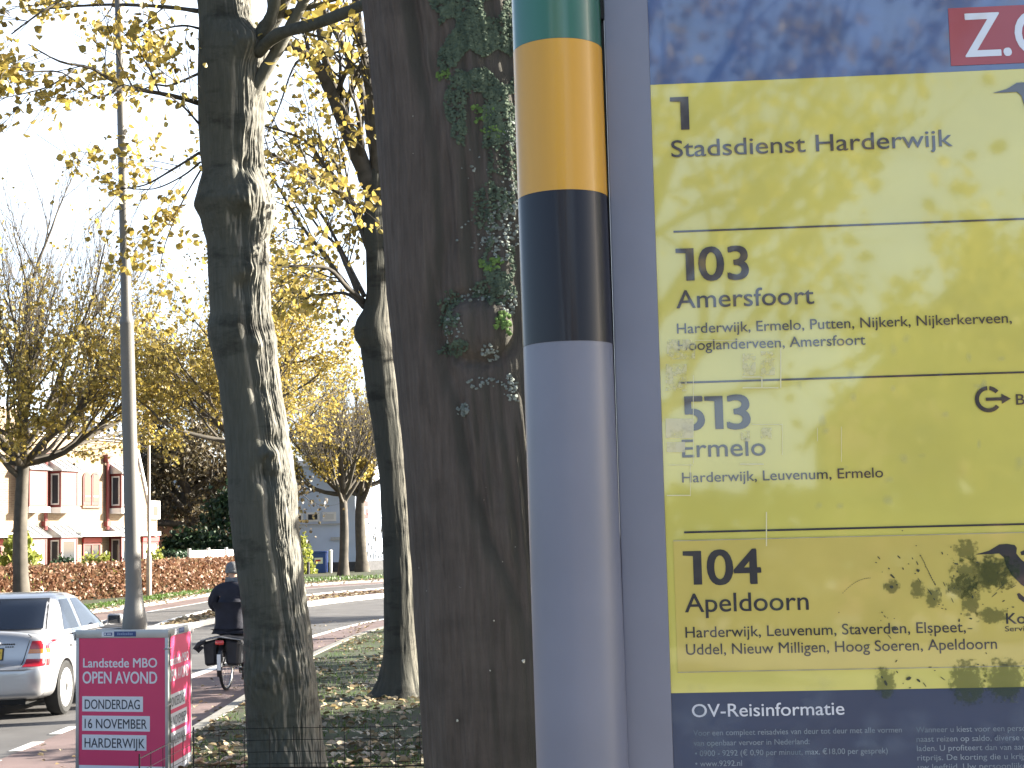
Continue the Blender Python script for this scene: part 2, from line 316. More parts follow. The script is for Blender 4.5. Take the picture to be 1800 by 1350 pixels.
def bay(s0, w_, z0, z1, sill, curtain):
    D = .62; s1 = s0+w_
    b = MB()                                              # corner posts, heads
    for x in (s0, s1-.09):
        b.span((x,-D,z0),(x+.09,-D+.09,z1))
    b.span((s0,-.09,z0),(s0+.09,-.003,z1)).span((s1-.09,-.09,z0),(s1,-.003,z1))
    b.span((s0+.09,-D,z0),(s1-.09,-D+.08,z0+.09)).span((s0+.09,-D,z1-.09),(s1-.09,-D+.08,z1))
    for x in (s0, s1-.08): b.span((x,-D+.09,z0),(x+.08,-.09,z0+.09)).span((x,-D+.09,z1-.09),(x+.08,-.09,z1))
    bw = hp(b, 'bay_window', RED)
    f = MB(); frame(f, s0+.10, s1-.10, z0+.10, z1-.10, -D+.055, .06, .03)
    for x in (s0+.02, s1-.05):
        f.span((x,-D+.10,z0+.1),(x+.03,-D+.16,z1-.1)).span((x,-.16,z0+.1),(x+.03,-.10,z1-.1)).span((x,-D+.16,z0+.1),(x+.03,-.16,z0+.16)).span((x,-D+.16,z1-.16),(x+.03,-.16,z1-.1))
    hp(f, 'frame', WH, bw)
    hp(MB().span((s0+.16,-D+.03,z0+.16),(s1-.16,-D+.045,z1-.16)), 'pane', GLB if curtain else GL, bw)
    p = MB()
    for x in (s0+.03, s1-.045): p.span((x,-D+.16,z0+.16),(x+.015,-.16,z1-.16))
    hp(p, 'side_pane', GL, bw)
    rfm = MB().add([(s0-.12,-D-.14,z1+.02),(s1+.12,-D-.14,z1+.02),(s1+.12,-.002,z1+.46),(s0-.12,-.002,z1+.46),
                    (s0-.12,-D-.14,z1-.0),(s1+.12,-D-.14,z1-.0),(s1+.12,-.002,z1-.0),(s0-.12,-.002,z1-.0)],
                   [(0,1,2,3),(4,7,6,5),(0,4,5,1),(1,5,6,2),(3,7,4,0)])
    for k in range(4):
        x = s0-.1+(w_+.2)*k/3; rfm.tube([(x,-D-.13,z1+.035),(x,-.01,z1+.475)], .022, 4)
    hp(rfm, 'bay_roof', ZINC, bw)
    if sill: hp(MB().span((s0-.08,-D-.08,z0-.22),(s1+.08,-.003,z0-.002)), 'sill', WH, bw)
for s0, w_ in ((-5.5,1.05),(-3.63,1.06),(.28,1.05),(-9.4,1.06),(-11.3,1.06)):
    bay(s0, w_, 3.5, 4.95, True, s0 in (-5.5, -3.63, -9.4)); bay(s0, w_, .25, 2.3, False, s0 == -5.5)
def arched(s0):
    wd = .5; z0, z1 = 3.62, 4.75
    o = [(s0, z0), (s0+wd, z0)]+[(s0+wd/2+wd/2*math.cos(t*math.pi/8), z1+wd/2*math.sin(t*math.pi/8)*.9) for t in range(9)]
    wn = hp(MB().prism(o, -.05, -.003), 'arched_window', RED)
    i = [(s0+wd/2+(x-s0-wd/2)*.72, z0+.14+(z-z0)*.87) for x, z in o]
    hp(MB().prism(i, -.062, -.052), 'pane', GL, wn); hp(MB().span((s0+.1,-.075,z0+.35),(s0+wd-.1,-.064,z0+.39)), 'glazing_bar', WH, wn)
for s in (-1.5, -.95, -7.6, -7.05): arched(s)
hp(MB().span((-1.6,-.12,3.5),(-.35,-.003,3.6)).span((-7.7,-.12,3.5),(-6.45,-.003,3.6)), 'window_sill', BRR)
for s0, s1 in ((-2.5,.2),(1.4,3.7),(-8.3,-5.6)):
    hp(MB().span((s0,-.75 if s1 < 3 else -.3,2.32),(min(s1, 3.55),-.003,2.5)), 'canopy', WH)
for s in (-1.5, 2.55, -7.5):
    d = MB(); frame(d, s, s+1.15, 0.02, 2.06, -.003, .09, .06); d.span((s+.55,-.06,.1),(s+.62,-.004,1.97)); dd = hp(d, 'door', RED)
    hp(MB().span((s-.02,-.10,2.07),(s+1.17,-.003,2.28)), 'lintel', REDB, dd); hp(MB().span((s+.1,-.03,.1),(s+.54,-.01,1.96)).span((s+.63,-.03,.1),(s+1.05,-.01,1.96)), 'pane', GL if s < 2 else GLB, dd)
for s in (0, -3.95, -7.9):
    dp = hp(MB().tube([(s,-.12,2.6),(s,-.12,5.5)], .055, 8).tube([(s+.1,-.12,2.6),(s+.1,-.12,5.4)], .03, 6), 'drainpipe', RED)
    hp(MB().span((s-.13,-.24,5.45),(s+.13,-.003,5.75)).span((s-.1,-.2,2.75),(s+.16,-.003,2.95)), 'hopper', RED, dp)

# ------------------------------------------------------------------ little brick annex house further along, white rendered building
B2 = empty('brick_cottage', (-18.6, 82, .1), 'low red brick cottage with white gable top in shade of the willow', 'house', R(20))
MB().prism([(-3,0),(3,0),(3,2.6),(1.2,4.2),(-1.2,4.2),(-3,2.6)], 0, 6).build('wall', BRR, B2)
MB().prism([(-1.75,3.72),(1.75,3.72),(.2,5.2),(-.2,5.2)], -.04, 6.04).build('gable_boards', WH, B2)
MB().add([(-3.4,-.4,2.3),(-.0,-.4,5.35),(0,6.4,5.35),(-3.4,6.4,2.3),(3.4,-.4,2.3),(3.4,6.4,2.3)], [(0,1,2,3),(1,4,5,2)]).build('roof', TILE, B2)
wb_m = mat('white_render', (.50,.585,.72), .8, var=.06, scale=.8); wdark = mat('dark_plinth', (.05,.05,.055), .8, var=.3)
Wb = empty('white_building', (-9.95, 96, .1), 'white rendered building with a strip of small windows behind the lime trees', 'building', 0)
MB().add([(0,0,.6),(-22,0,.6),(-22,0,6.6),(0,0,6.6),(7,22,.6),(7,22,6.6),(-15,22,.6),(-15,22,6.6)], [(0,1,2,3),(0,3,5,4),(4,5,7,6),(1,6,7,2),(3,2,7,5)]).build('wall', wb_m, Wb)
MB().add([(.02,-.05,0),(-22,-.05,0),(-22,-.05,.598),(.02,-.05,.598),(7.05,22,0),(7.05,22,.598)], [(0,3,2,1),(0,4,5,3)]).build('plinth', wdark, Wb)
MB().span((-22.2,-.3,6.62),(.2,.3,6.95)).build('roof_edge', WH, Wb)
for k in range(9):
    x = -1.2-1.02*k
    wn = MB().span((x-.84,-.08,3.15),(x,-.003,3.72)).build('window', WH, Wb)
    MB().span((x-.72,-.095,3.26),(x-.14,-.082,3.60)).build('pane', GL if k % 3 else GLB, wn)
MB().span((-10.6,-.14,2.92),(-.9,-.003,3.0)).build('ledge', ZINC, Wb)
MB().span((-4.9,-.05,5.1),(-4.1,-.003,5.6)).build('roof_window', GL, Wb)
MB().span((-1.55,-.16,1.95),(-.45,-.003,2.15)).build('canopy', ZINC, Wb)
rs = empty('red_sign', (-9.53, 97.35, 3.95), 'small red square sign high on the sunlit white wall', 'sign', math.atan2(22, 7))
MB().box((0,-.05,0), (1.0,.06,1.1), None, .02).build('sign_plate', REDB, rs); MB().box((0,-.09,.1), (.5,.012,.12)).box((-.15,-.09,-.15), (.2,.012,.3)).build('sign_mark', WH, rs)
rng = random.Random(5)
v = MB()
for k in range(9):
    q = .06+.022*k; base = Vector((-9.95+7*q, 96+22*q, .7)) + Vector((.10,-.03,0)); p = [base]
    for j in range(9): p.append(p[-1]+Vector((rng.uniform(-.06,.09), rng.uniform(-.02,.22)-.1*(j % 2), rng.uniform(.2,.45))))
    v.tube(p, [.05-.003*j for j in range(10)], 4)
    for j in range(2, 9, 2): v.tube([p[j], p[j]+Vector((.06,.2*rng.choice((-1,1)),.3))], .03, 3)
tag(v.build('climbing_plant', M['branch']), 'bare dark climbing plant trained up the sunlit white wall', 'plant')
# blue container with a picture panel
bc = empty('blue_container', (-11.95, 93.5, .1), 'blue recycling container with a white panel beside the lime trees', 'container')
blue = mat('container_blue', (.02,.06,.28), .45, var=.1)
MB().box((0,0,.62), (.95,.9,1.2), None, .05).build('body', blue, bc); MB().box((0,0,1.26), (1.02,.97,.12), None, .04).build('lid', blue, bc)
MB().box((.05,-.46,.75), (.5,.015,.36)).build('panel', WH, bc); MB().box((.02,-.472,.76), (.3,.01,.1)).box((-.08,-.472,.68), (.14,.01,.1)).build('panel_mark', REDB, bc)
pp = empty('white_post', (-11.2, 93.2, .1), 'slim white post standing right of the blue container', 'post'); MB().tube([(0,0,0),(0,0,1.28)], .1, 10).build('shaft', WH, pp); MB().lathe([(.1,1.28),(.13,1.3),(.13,1.36),(.02,1.40)], n=10).build('cap', WH, pp)
pp = empty('dark_bollard', (-12.25, 91, .1), 'short dark bollard at the edge of the far verge', 'bollard'); MB().tube([(0,0,0),(0,0,.62)], .085, 8).lathe([(.1,.62),(.1,.68),(.03,.72)], n=8).build('shaft', wdark, pp)
# ------------------------------------------------------------------ trees
def rv(rng, s=1.0): return Vector((rng.uniform(-s,s), rng.uniform(-s,s), rng.uniform(-s,s)))
def sstep(a, b, x):
    t = max(0, min(1, (x-a)/(b-a))); return t*t*(3-2*t)
def loft(rings, segs, dz, disp, name, m, parent, cap=True):
    """trunk surface from (centre, radius) rings, resampled every dz with displacement disp(phi, z, r)"""
    rings = sorted(rings, key=lambda q: q[0].z); zs = [q[0].z for q in rings]; n = int((zs[-1]-zs[0])/dz)
    mb = MB(); j = 0
    for i in range(n+1):
        z = zs[0]+(zs[-1]-zs[0])*i/n
        while j < len(zs)-2 and zs[j+1] < z: j += 1
        t = (z-zs[j])/(zs[j+1]-zs[j]); t = t*t*(3-2*t)*.4+t*.6
        c = rings[j][0].lerp(rings[j+1][0], t); r = rings[j][1]*(1-t)+rings[j+1][1]*t
        for k in range(segs):
            ph = 2*math.pi*k/segs; d = r+disp((ph+math.pi) % (2*math.pi)-math.pi, z, r)
            mb.v.append((c.x+d*math.sin(ph), c.y-d*math.cos(ph), z))
    for i in range(n):
        for k in range(segs):
            a = i*segs+k; b = i*segs+(k+1) % segs; mb.f.append((a, b, b+segs, a+segs))
    if cap: mb.f.append(tuple(n*segs+k for k in range(segs)))
    return mb.build(name, m, parent, True)
class P_:                                   # branching habit
    def __init__(s, **k): s.seg=.35; s.wob=.22; s.up=.10; s.kids=(0,3,4,4); s.ang=(25,50); s.shrink=.62; s.rmin=.0025; s.__dict__.update(k)
def grow(tb, tw, p, d, L, r, lvl, rng, P):
    n = max(3, min(8, int(L/P.seg))); pts = [p.copy()]; rad = [r]; d = d.normalized()
    for i in range(n):
        d = (d+rv(rng, P.wob)+Vector((0,0,P.up))).normalized(); p = p+d*(L/n); pts.append(p.copy()); rad.append(max(P.rmin, r*(1-(i+1)/n*.62)))
    tb.tube(pts, rad, 8 if r > .07 else 5 if r > .025 else 3, False)
    if lvl <= 1: tw.append(pts)
    if lvl == 0: return
    nk = P.kids[lvl]
    for k in range(nk):
        t = .22+.78*(k+rng.random())/nk; x = t*n; i = min(n-1, int(x)); q = pts[i].lerp(pts[i+1], x-i); dd = (pts[i+1]-pts[i]).normalized()
        ax = dd.cross(rv(rng)).normalized(); nd = Matrix.Rotation(R(rng.uniform(*P.ang)), 3, ax) @ dd
        grow(tb, tw, q, nd, L*P.shrink*rng.uniform(.7,1.25)*(1.2-.55*t), rad[i]*.55, lvl-1, rng, P)
    grow(tb, tw, pts[-1], d, L*P.shrink, rad[-1], lvl-1, rng, P)
def leaf(mb, p, s, rng, droop=.3):
    a = rv(rng); a.z -= droop
    a = a.normalized() if a.length > .05 else Vector((0,0,-1)); b = a.cross(rv(rng)); b = b.normalized() if b.length > 1e-4 else a.orthogonal(); c = a.cross(b)*s
    a = a*s; b = b*s; f = rng.uniform(.05,.3)
    mb.add([p, p+a*.35+b*.5+c*f, p+a*.75+b*.42+c*f, p+a*1.15, p+a*.75-b*.42+c*f, p+a*.35-b*.5+c*f], [(0,1,2,3),(0,3,4,5)])
def leaves(mb, tw, n, size, rng, wf=None, jit=.12, clump=1):
    if not tw: return
    cnt = 0; tries = 0
    while cnt < n and tries < n*12:
        tries += 1
        t = rng.choice(tw); k = rng.randrange(1, len(t)); p = t[k-1].lerp(t[k], rng.random())
        if wf and rng.random() > wf(p): continue
        for _ in range(rng.randint(1, clump)):
            leaf(mb, p+rv(rng, jit), size*rng.uniform(.65,1.25), rng); cnt += 1
def tree(name, label, base, th, r, seed, nl=7, L=3.2, lvl=3, elev=(25,75), P=None, nleaf=3000, lsize=.11, leafm='leaf', barkm='branch_far', wf=None, lean=(0,0), group=None, cat='tree', jit=.2, clump=2, tiers=.25, spread=None):
    rng = random.Random(seed); P = P or P_()
    T = empty(name, base, label, cat, 0, group)
    path = [(Vector((lean[0]*t*th+.06*math.sin(4*t+seed), lean[1]*t*th, th*t)), r*(1.35-.35*min(1, t*6))*(1-.25*t)) for t in [i/10 for i in range(11)]]
    loft(path, 20, .25, lambda ph, z, q: q*.10*noise.noise(Vector((ph*1.2, z*.6, seed))), 'trunk', M[barkm], T)
    tb = MB(); tw = []; top = path[-1][0]
    for k in range(nl):
        az = 2*math.pi*(k+rng.uniform(-.3,.3))/nl; el = R(rng.uniform(*elev)); h = 1-tiers*(k/nl)*rng.random()
        st = path[min(10, int(h*10))][0] if h < 1 else top
        d = Vector((math.cos(az)*math.cos(el), math.sin(az)*math.cos(el), math.sin(el)))
        grow(tb, tw, st-Vector((0,0,.05)), d, L*rng.uniform(.8,1.2), r*.5*rng.uniform(.8,1.1), lvl, rng, P)
    grow(tb, tw, top-Vector((0,0,.1)), Vector((lean[0],lean[1],1)), L*1.15, r*.66, lvl, rng, P)
    tb.build('branches', M[barkm], T, True)
    if nleaf:
        lb = MB(); leaves(lb, tw, nleaf, lsize, rng, wf, jit, clump); lb.build('crown', M[leafm], T)
    return T
def edges(lst, Y):
    out = []
    for y, l, r_ in lst:
        a, b = at(l, y, Y), at(r_, y, Y); out.append(((a+b)/2, (b-a).length/2))
    return out
def nz(x, y, z): return noise.noise(Vector((x, y, z)))
def fr(x, y, z): return noise.fractal(Vector((x, y, z)), 1.0, 2.0, 4)

# --- the sunlit-edged maple beside the cycle path
YA = 12.2
EA = [(-30,344,440),(0,346,438),(37,350,442),(75,350,466),(100,350,470),(130,350,464),(185,350,463),(260,351,459),(300,355,461),(335,346,472),(360,340,482),(385,352,482),(430,364,470),(500,368,473),
      (550,370,472),(577,365,477),(600,368,482),(630,376,484),(680,385,490),(760,395,503),(800,398,510),(870,402,520),(950,411,524),(1000,418,531),(1050,425,537),(1100,429,543),(1150,431,549),(1200,433,555),(1250,435,558),(1300,438,562),(1350,443,567),(1385,432,580),(1400,420,596)]
A = empty('maple_tree', at(505, 1378, YA), 'lumpy maple trunk beside the cyclist with one bright sunlit bark edge', 'tree', 0, 'maples along the verge')
bA = A.location.copy()
def localise(rings, base): return [(c-base, r_) for c, r_ in rings]
rA = localise(edges(EA, YA), bA)
topA = rA[0]
zt, rt = topA
for i in range(1, 8):
    rA.append((zt+Vector((-.03*i, .02*i, .45*i)), rt*(1-.07*i)))
def zpx(y, Y, base): return at(900, y, Y).z-base.z
KA = [(y, ph, amp, sz) for y, ph, amp, sz in ((75,30,.07,.10),(215,40,.03,.07),(290,34,-.05,.06),(330,36,.05,.07),(352,22,.07,.08),(385,12,-.05,.09),(375,48,-.04,.06),(440,32,.03,.06),(470,24,.065,.07),(505,14,-.045,.07),(545,34,.03,.05),(790,28,.085,.06),(770,40,-.04,.06),(830,20,-.05,.08),(815,34,.05,.05),(600,34,.04,.05),(680,30,-.03,.06),(1160,10,.05,.25),(1290,-8,-.05,.25),(1180,-50,.02,.15))]
KA = [(zpx(y, YA, bA), R(ph), a, s) for y, ph, a, s in KA]
def dispA(ph, z, r):
    d = .012*fr(ph*1.3, z*1.1, 1.7)+.004*nz(ph*2.5, z*9, 4)
    side = sstep(R(14), R(34), ph)*(1-sstep(R(150), R(175), ph))
    up = sstep(.2, 1.2, z)
    wob = R(20)+.16*nz(0, z*1.1, 9)
    d -= .030*math.exp(-((ph-wob)/R(7))**2)*(0.4+.6*nz(3, z*2.2, 2)**2*3)
    wp = ph+.10*nz(ph*3, z*2.6, 5)
    rid = 1-abs(nz(wp*17, z*1.7, 3))*2.6; rid2 = 1-abs(nz(wp*36, z*4.0, 13))*2.4
    d += side*(.009*rid+.006*rid2+.004*nz(ph*40, z*14, 8)+.018*nz(ph*2, z*2.6, 6)+.008*fr(ph*6, z*5, 3))
    for kz, kp, a, s in KA:
        q = ((z-kz)**2+((ph-kp)*r)**2)/s**2
        if q < 6: d += a*math.exp(-q)*(1+.6*nz(ph*9, z*12, 2))
    if z < .9: d += (1-z/.9)**2*.05*max(0, math.sin(ph*4+.6))
    return d
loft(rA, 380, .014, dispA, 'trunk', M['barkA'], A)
tbA = MB(); twA = []; rng = random.Random(11)
PA = P_(kids=(0,4,3,3), wob=.2, up=-.02, shrink=.55, seg=.18)
def pxbranch(tb, tw, pts, r0_, r1_, base, rng, P, kids=5, kl=.7, lvl=1, up=0):
    pp = [at(x, y, Y)-base for x, y, Y in pts]; n = len(pp)
    sm = []
    for i in range(n-1):
        a, b, c, d = pp[max(i-1,0)], pp[i], pp[i+1], pp[min(i+2,n-1)]
        for k in range(4):
            t = k/4; sm.append(.5*((2*b)+(c-a)*t+(2*a-5*b+4*c-d)*t*t+(3*b-3*c+d-a)*t**3))
    sm.append(pp[-1]); m = len(sm)
    tb.tube(sm, [(r0_+(r1_-r0_)*i/(m-1))*(1+.08*math.sin(i*2.1)) for i in range(m)], 12 if r0_ > .04 else 6, True)
    tw.append(sm[m//3:])
    for k in range(kids):
        x = m*(.2+.75*(k+rng.random())/kids); i = min(m-2, int(x)); dd = (sm[i+1]-sm[i]).normalized()
        nd = Matrix.Rotation(R(rng.uniform(25,60)), 3, dd.cross(rv(rng)).normalized()) @ dd
        grow(tb, tw, sm[i], nd+Vector((0,0,up)), kl*rng.uniform(.6,1.3), max(.004, (r0_+(r1_-r0_)*i/m)*.5), lvl, rng, P)
limA = [  # limbs of the fork on the sunny side, then the twiggy branches towards the road
 ([(448,82,12.15),(470,50,12.1),(492,10,12.0),(512,-40,11.9),(540,-120,11.8)],.085,.05,2),
 ([(446,90,12.1),(462,60,12.0),(478,25,11.9),(484,-20,11.8),(480,-90,11.7)],.06,.04,1),
 ([(452,92,12.05),(490,60,11.8),(560,40,11.2),(640,8,10.6),(720,-30,10.0)],.055,.035,2),
 ([(440,172,12.12),(470,118,12.06),(498,70,12.0),(530,10,11.9),(560,-50,11.8)],.06,.035,1)]
tl_ = MB()
for pts, a, b, k in limA: pxbranch(tl_, twA, pts, a, b, bA, rng, PA, k, .5)
tl_.build('limbs', M['barkA'], A, True)
twL = []
for pts, a, b, k in [
 ([(352,182,12.2),(300,168,12.0),(215,150,11.6),(160,120,11.4),(105,108,11.2),(50,78,11.0)],.022,.005,7),
 ([(218,150,11.6),(170,170,11.4),(110,128,11.2),(40,125,11.0),(-20,105,10.8)],.010,.004,4),
 ([(130,122,11.3),(90,150,11.2),(40,165,11.0),(-10,175,10.9)],.008,.003,3),
 ([(352,128,12.2),(300,150,12.4),(270,150,12.5),(225,170,12.7)],.012,.005,5),
 ([(350,218,12.1),(325,190,11.9),(300,170,11.7)],.010,.006,2),
 ([(351,268,12.2),(300,300,12.3),(255,325,12.4),(212,332,12.5)],.012,.004,6),
 ([(352,285,12.2),(320,310,12.4),(270,332,12.6),(215,330,12.8)],.010,.004,5),
 ([(352,20,12.2),(290,12,12.5),(200,8,12.9),(120,12,13.2),(40,20,13.4)],.020,.006,8),
 ([(350,50,12.2),(320,45,12.0),(270,55,11.8),(235,70,11.6)],.012,.004,5),
 ([(352,300,12.2),(318,360,12.6),(290,430,13.0),(280,480,13.2)],.008,.003,5),
 ([(346,-40,12.2),(280,-50,12.0),(180,-30,11.7),(90,10,11.4),(20,60,11.2)],.02,.005,8),
 ([(480,240,12.2),(520,300,12.4),(560,330,12.6)],.008,.003,3),
]: pxbranch(tbA, twL, pts, a, b, bA, rng, PA, k, .55, 1)
# upper limbs above the picture
for k in range(7):
    az = k*.9+.4; grow(tbA, twA, rA[-1][0]-Vector((0,0,.25*k)), Vector((math.cos(az), math.sin(az), 1.0)), 2.6, .09, 2, rng, P_(seg=.4))
tbA.build('branches', M['branch'], A, True)
lb = MB(); leaves(lb, twL, 1900, .056, rng, None, .09, 5); leaves(lb, twA, 1200, .07, rng, None, .15, 3)
lb.build('crown', M['leaf'], A)

# --- second maple, in shade, forking above the path
YB = 18.6
EB = [(300,648,676),(345,641,680),(400,640,682),(450,644,684),(510,645,684),(540,640,682),(565,626,683),(580,622,684),(595,624,686),(612,634,689),(680,642,697),(760,655,707),(850,667,713),(950,673,721),(1000,674,725),(1100,675,729),(1150,674,733),(1190,669,740),(1212,662,746),(1224,652,756)]
B = empty('maple_tree', at(700, 1222, YB), 'dark shaded maple standing on leafy grass, half hidden by the biggest trunk', 'tree', 0, 'maples along the verge')
bB = B.location.copy(); rB = localise(edges(EB, YB), bB)
def dispB(ph, z, r):
    side = sstep(R(30), R(55), ph)
    d = .012*fr(ph*1.3, z*.9, 7.7)+side*(.010*(1-abs(nz(ph*11+.4*nz(ph*3,z*2,1), z*1.3, 13))*2.4)+.008*nz(ph*25, z*6, 8)+.014*nz(ph*2, z*2, 3))
    if z < .7: d += (1-z/.7)**2*.08*max(0, math.sin(ph*3+1))
    return d
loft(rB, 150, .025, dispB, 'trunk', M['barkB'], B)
tbB = MB(); twB = []; rng = random.Random(21); PB = P_(kids=(0,4,3,3), wob=.2, up=.02, shrink=.55, seg=.25)
for pts, a, b, k in [
 ([(662,345,18.6),(645,310,18.6),(622,255,18.5),(601,207,18.4),(575,148,18.2),(545,100,18.0),(500,74,17.8),(470,40,17.7)],.13,.03,8),
 ([(601,207,18.4),(585,150,18.5),(566,80,18.6),(557,0,18.8),(552,-80,18.9)],.06,.035,5),
 ([(648,400,18.6),(609,348,18.4),(570,322,18.2),(535,304,18.0),(500,282,17.8),(466,264,17.6)],.045,.014,8),
 ([(600,330,18.4),(570,290,18.3),(540,250,18.2),(500,232,18.0),(460,220,17.9)],.03,.01,6),
 ([(650,440,18.6),(620,360,18.8),(606,330,18.9),(590,290,19.1),(560,240,19.3)],.05,.018,6),
 ([(640,540,18.6),(600,490,18.8),(560,435,18.9),(527,393,19.0),(494,337,19.2),(470,300,19.3)],.035,.012,8),
 ([(660,300,18.6),(650,230,18.8),(635,160,19.0),(609,93,19.2),(575,30,19.4),(550,-20,19.5)],.06,.03,7),
 ([(665,320,18.6),(655,200,18.4),(640,100,18.2),(625,0,18.1),(618,-80,18.0)],.07,.04,7),
 ([(640,530,18.6),(610,505,18.3),(577,472,18.0),(530,468,17.7),(488,466,17.4)],.035,.012,7),
 ([(636,535,18.6),(605,515,18.9),(560,520,19.2),(510,515,19.4),(480,540,19.6)],.025,.008,7),
 ([(630,520,18.6),(605,460,18.7),(590,430,18.8),(560,400,19.0),(520,340,19.3)],.028,.010,6),
 ([(640,520,18.6),(600,440,19.2),(560,370,19.8),(510,330,20.4)],.03,.012,6),
 ([(540,93,18.0),(515,120,17.9),(490,190,17.7),(468,240,17.5)],.018,.006,5),
 ([(672,300,18.6),(700,200,18.4),(720,60,18.1),(730,-60,18.0)],.08,.05,6),
]: pxbranch(tbB, twB, pts, a, b, bB, rng, PB, k, .9, 1, .15)
tbB.build('branches', M['branch'], B, True)
lb = MB(); leaves(lb, twB, 2500, .072, rng, None, .14, 4); lb.build('crown', M['leaf'], B)

# --- the big trunk close to the bus stop
YC = 4.7
EC = [(y, l, l+w_) for y, l, w_ in ((-60,636,338),(0,640,338),(50,646,340),(111,655,342),(185,663,344),(260,668,346),(370,675,350),(500,683,352),(600,693,354),(700,701,356),(800,710,358),(900,718,360),(950,722,361),(1000,727,362),(1100,732,364),(1200,738,366),(1300,745,368),(1350,749,370),(1600,772,380),(1800,785,400),(1920,785,440),(2010,760,520))]
Cc = empty('maple_tree', at(1020, 2000, YC), 'thickest brown trunk close to the bus stop, patched with green moss and grey lichen', 'tree', 0, 'maples along the verge')
bC = Cc.location.copy(); rC = localise(edges(EC, YC), bC)
zt, rt = rC[0]
for i in range(1, 9): rC.append((zt+Vector((-.035*i, .01*i, .55*i)), rt*(1-.05*i)))
zC = lambda y: at(900, y, YC).z-bC.z
PHG = [(zC(y), R(p)) for y, p in ((-500,-30),(0,-31),(150,-30),(280,-24),(450,-23),(540,-30),(600,-36),(660,-30),(720,-25),(800,-22),(950,-10),(1100,5),(1350,20),(2000,30))][::-1]
def groove(z):
    for i in range(len(PHG)-1):
        if z <= PHG[i+1][0]:
            t = max(0, (z-PHG[i][0])/(PHG[i+1][0]-PHG[i][0])); return PHG[i][1]*(1-t)+PHG[i+1][1]*t
    return PHG[-1][1]
def dispC(ph, z, r):
    gph = groove(z)+.05*nz(z*3, 1, 1); fade = sstep(zC(1250), zC(900), z)
    right = sstep(gph-R(3), gph+R(6), ph)*(1-sstep(R(150), R(175), ph))
    d = .010*fr(ph*1.6, z*.9, 2)+.004*nz(ph*22, z*2.2, 3)
    d -= fade*.022*math.exp(-((ph-gph)/R(4.5))**2)
    low = sstep(zC(600), zC(800), z)*(1-.5*sstep(zC(1150), zC(1350), z)); d += right*(fade*(-.016+.012*(1-abs(nz(ph*9, z*1.3, 6))*2)+.010*fr(ph*5, z*4, 8))+low*.007*(1-abs(nz(ph*26+.6*nz(ph*4, z*2, 1), z*1.4, 16))*2.4))
    d += .0035*(1-abs(nz(ph*30, z*2.0, 26))*2.2)
    sx, sz = (ph-R(-9))*r/.105, (z-zC(598))/.085; q = sx*sx+sz*sz       # old branch scar
    d += .030*math.exp(-q*q*1.2)-.020*math.exp(-((math.sqrt(q)-1.15)/.18)**2)
    sx, sz = (ph-R(-20))*r/.07, (z-zC(60))/.25; d -= .014*math.exp(-(sx*sx+sz*sz))
    if z < .6: d += (1-z/.6)**2*.09*max(0, math.sin(ph*3.0))
    return d
trC = loft(rC, 260, .0125, dispC, 'trunk', M['barkC'], Cc)
rsC = sorted(rC, key=lambda q: q[0].z)
def surfC(ph, z, out=0):
    for i in range(len(rsC)-1):
        if rsC[i][0].z <= z <= rsC[i+1][0].z:
            t = (z-rsC[i][0].z)/(rsC[i+1][0].z-rsC[i][0].z); c = rsC[i][0].lerp(rsC[i+1][0], t); r = rsC[i][1]*(1-t)+rsC[i+1][1]*t
            d = r+dispC(ph, z, r)+out; return Vector((c.x+d*math.sin(ph), c.y-d*math.cos(ph), z)), Vector((math.sin(ph), -math.cos(ph), 0)), c, r
def pxC(px, py):                            # photo pixel -> angle and height on the trunk
    z = zC(py)
    for i in range(len(rsC)-1):
        if rsC[i][0].z <= z <= rsC[i+1][0].z:
            t = (z-rsC[i][0].z)/(rsC[i+1][0].z-rsC[i][0].z); c = rsC[i][0].lerp(rsC[i+1][0], t)+bC; r = rsC[i][1]*(1-t)+rsC[i+1][1]*t
            x = at(px, py, YC-.2).x*(YC/(YC-.2))-c.x
            return math.asin(max(-.98, min(.98, x/r))), z
def scale_blob(mb, px, py, s, rng, lift=.004, dome=.5):
    ph, z = pxC(px, py); p, nrm, c, r = surfC(ph, z, lift); tx = Vector((0,0,1)).cross(nrm); up_ = Vector((0,0,1))
    nrm = (nrm+rv(rng, .55)).normalized(); tx = (up_.cross(nrm)).normalized(); ty = nrm.cross(tx); n = 7; k = len(mb.v); a0 = rng.random()*6
    ring = []
    for j in range(n):
        q = a0+2*math.pi*j/n; rr = s*rng.uniform(.65,1.25); ring.append(p+tx*math.cos(q)*rr+ty*math.sin(q)*rr*.85+nrm*rng.uniform(-.15,.35)*s)
    mid = [p+(v-p)*.55+nrm*s*dome*rng.uniform(.6,1.2) for v in ring]
    mb.add(ring+mid+[p+nrm*s*dome*.8], [(j, (j+1) % n, n+(j+1) % n, n+j) for j in range(n)]+[(n+j, n+(j+1) % n, 2*n) for j in range(n)])
def patch(mb, cx, cy, rx, ry, count, s, rng, dome=.5, thr=-.12, seed=0):
    k = 0; t = 0
    while k < count and t < count*8:
        t += 1; a = rng.random()*6.283; q = math.sqrt(rng.random()); x = cx+rx*q*math.cos(a); y = cy+ry*q*math.sin(a)
        if nz(x*.022, y*.022, 3+seed) < thr: continue
        try: scale_blob(mb, x, y, s*rng.uniform(.4,1.2), rng, .004, dome)
        except TypeError: pass
        k += 1
MOSS = mat('tree_moss', (.095,.13,.085), .95, c2=(.04,.06,.042), scale=45); LICH = mat('grey_lichen', (.24,.27,.25), .95, c2=(.11,.13,.115), scale=60); LICG = mat('green_lichen', (.12,.21,.05), .95, c2=(.07,.12,.035), scale=50)
rng = random.Random(4)
mm = MB()
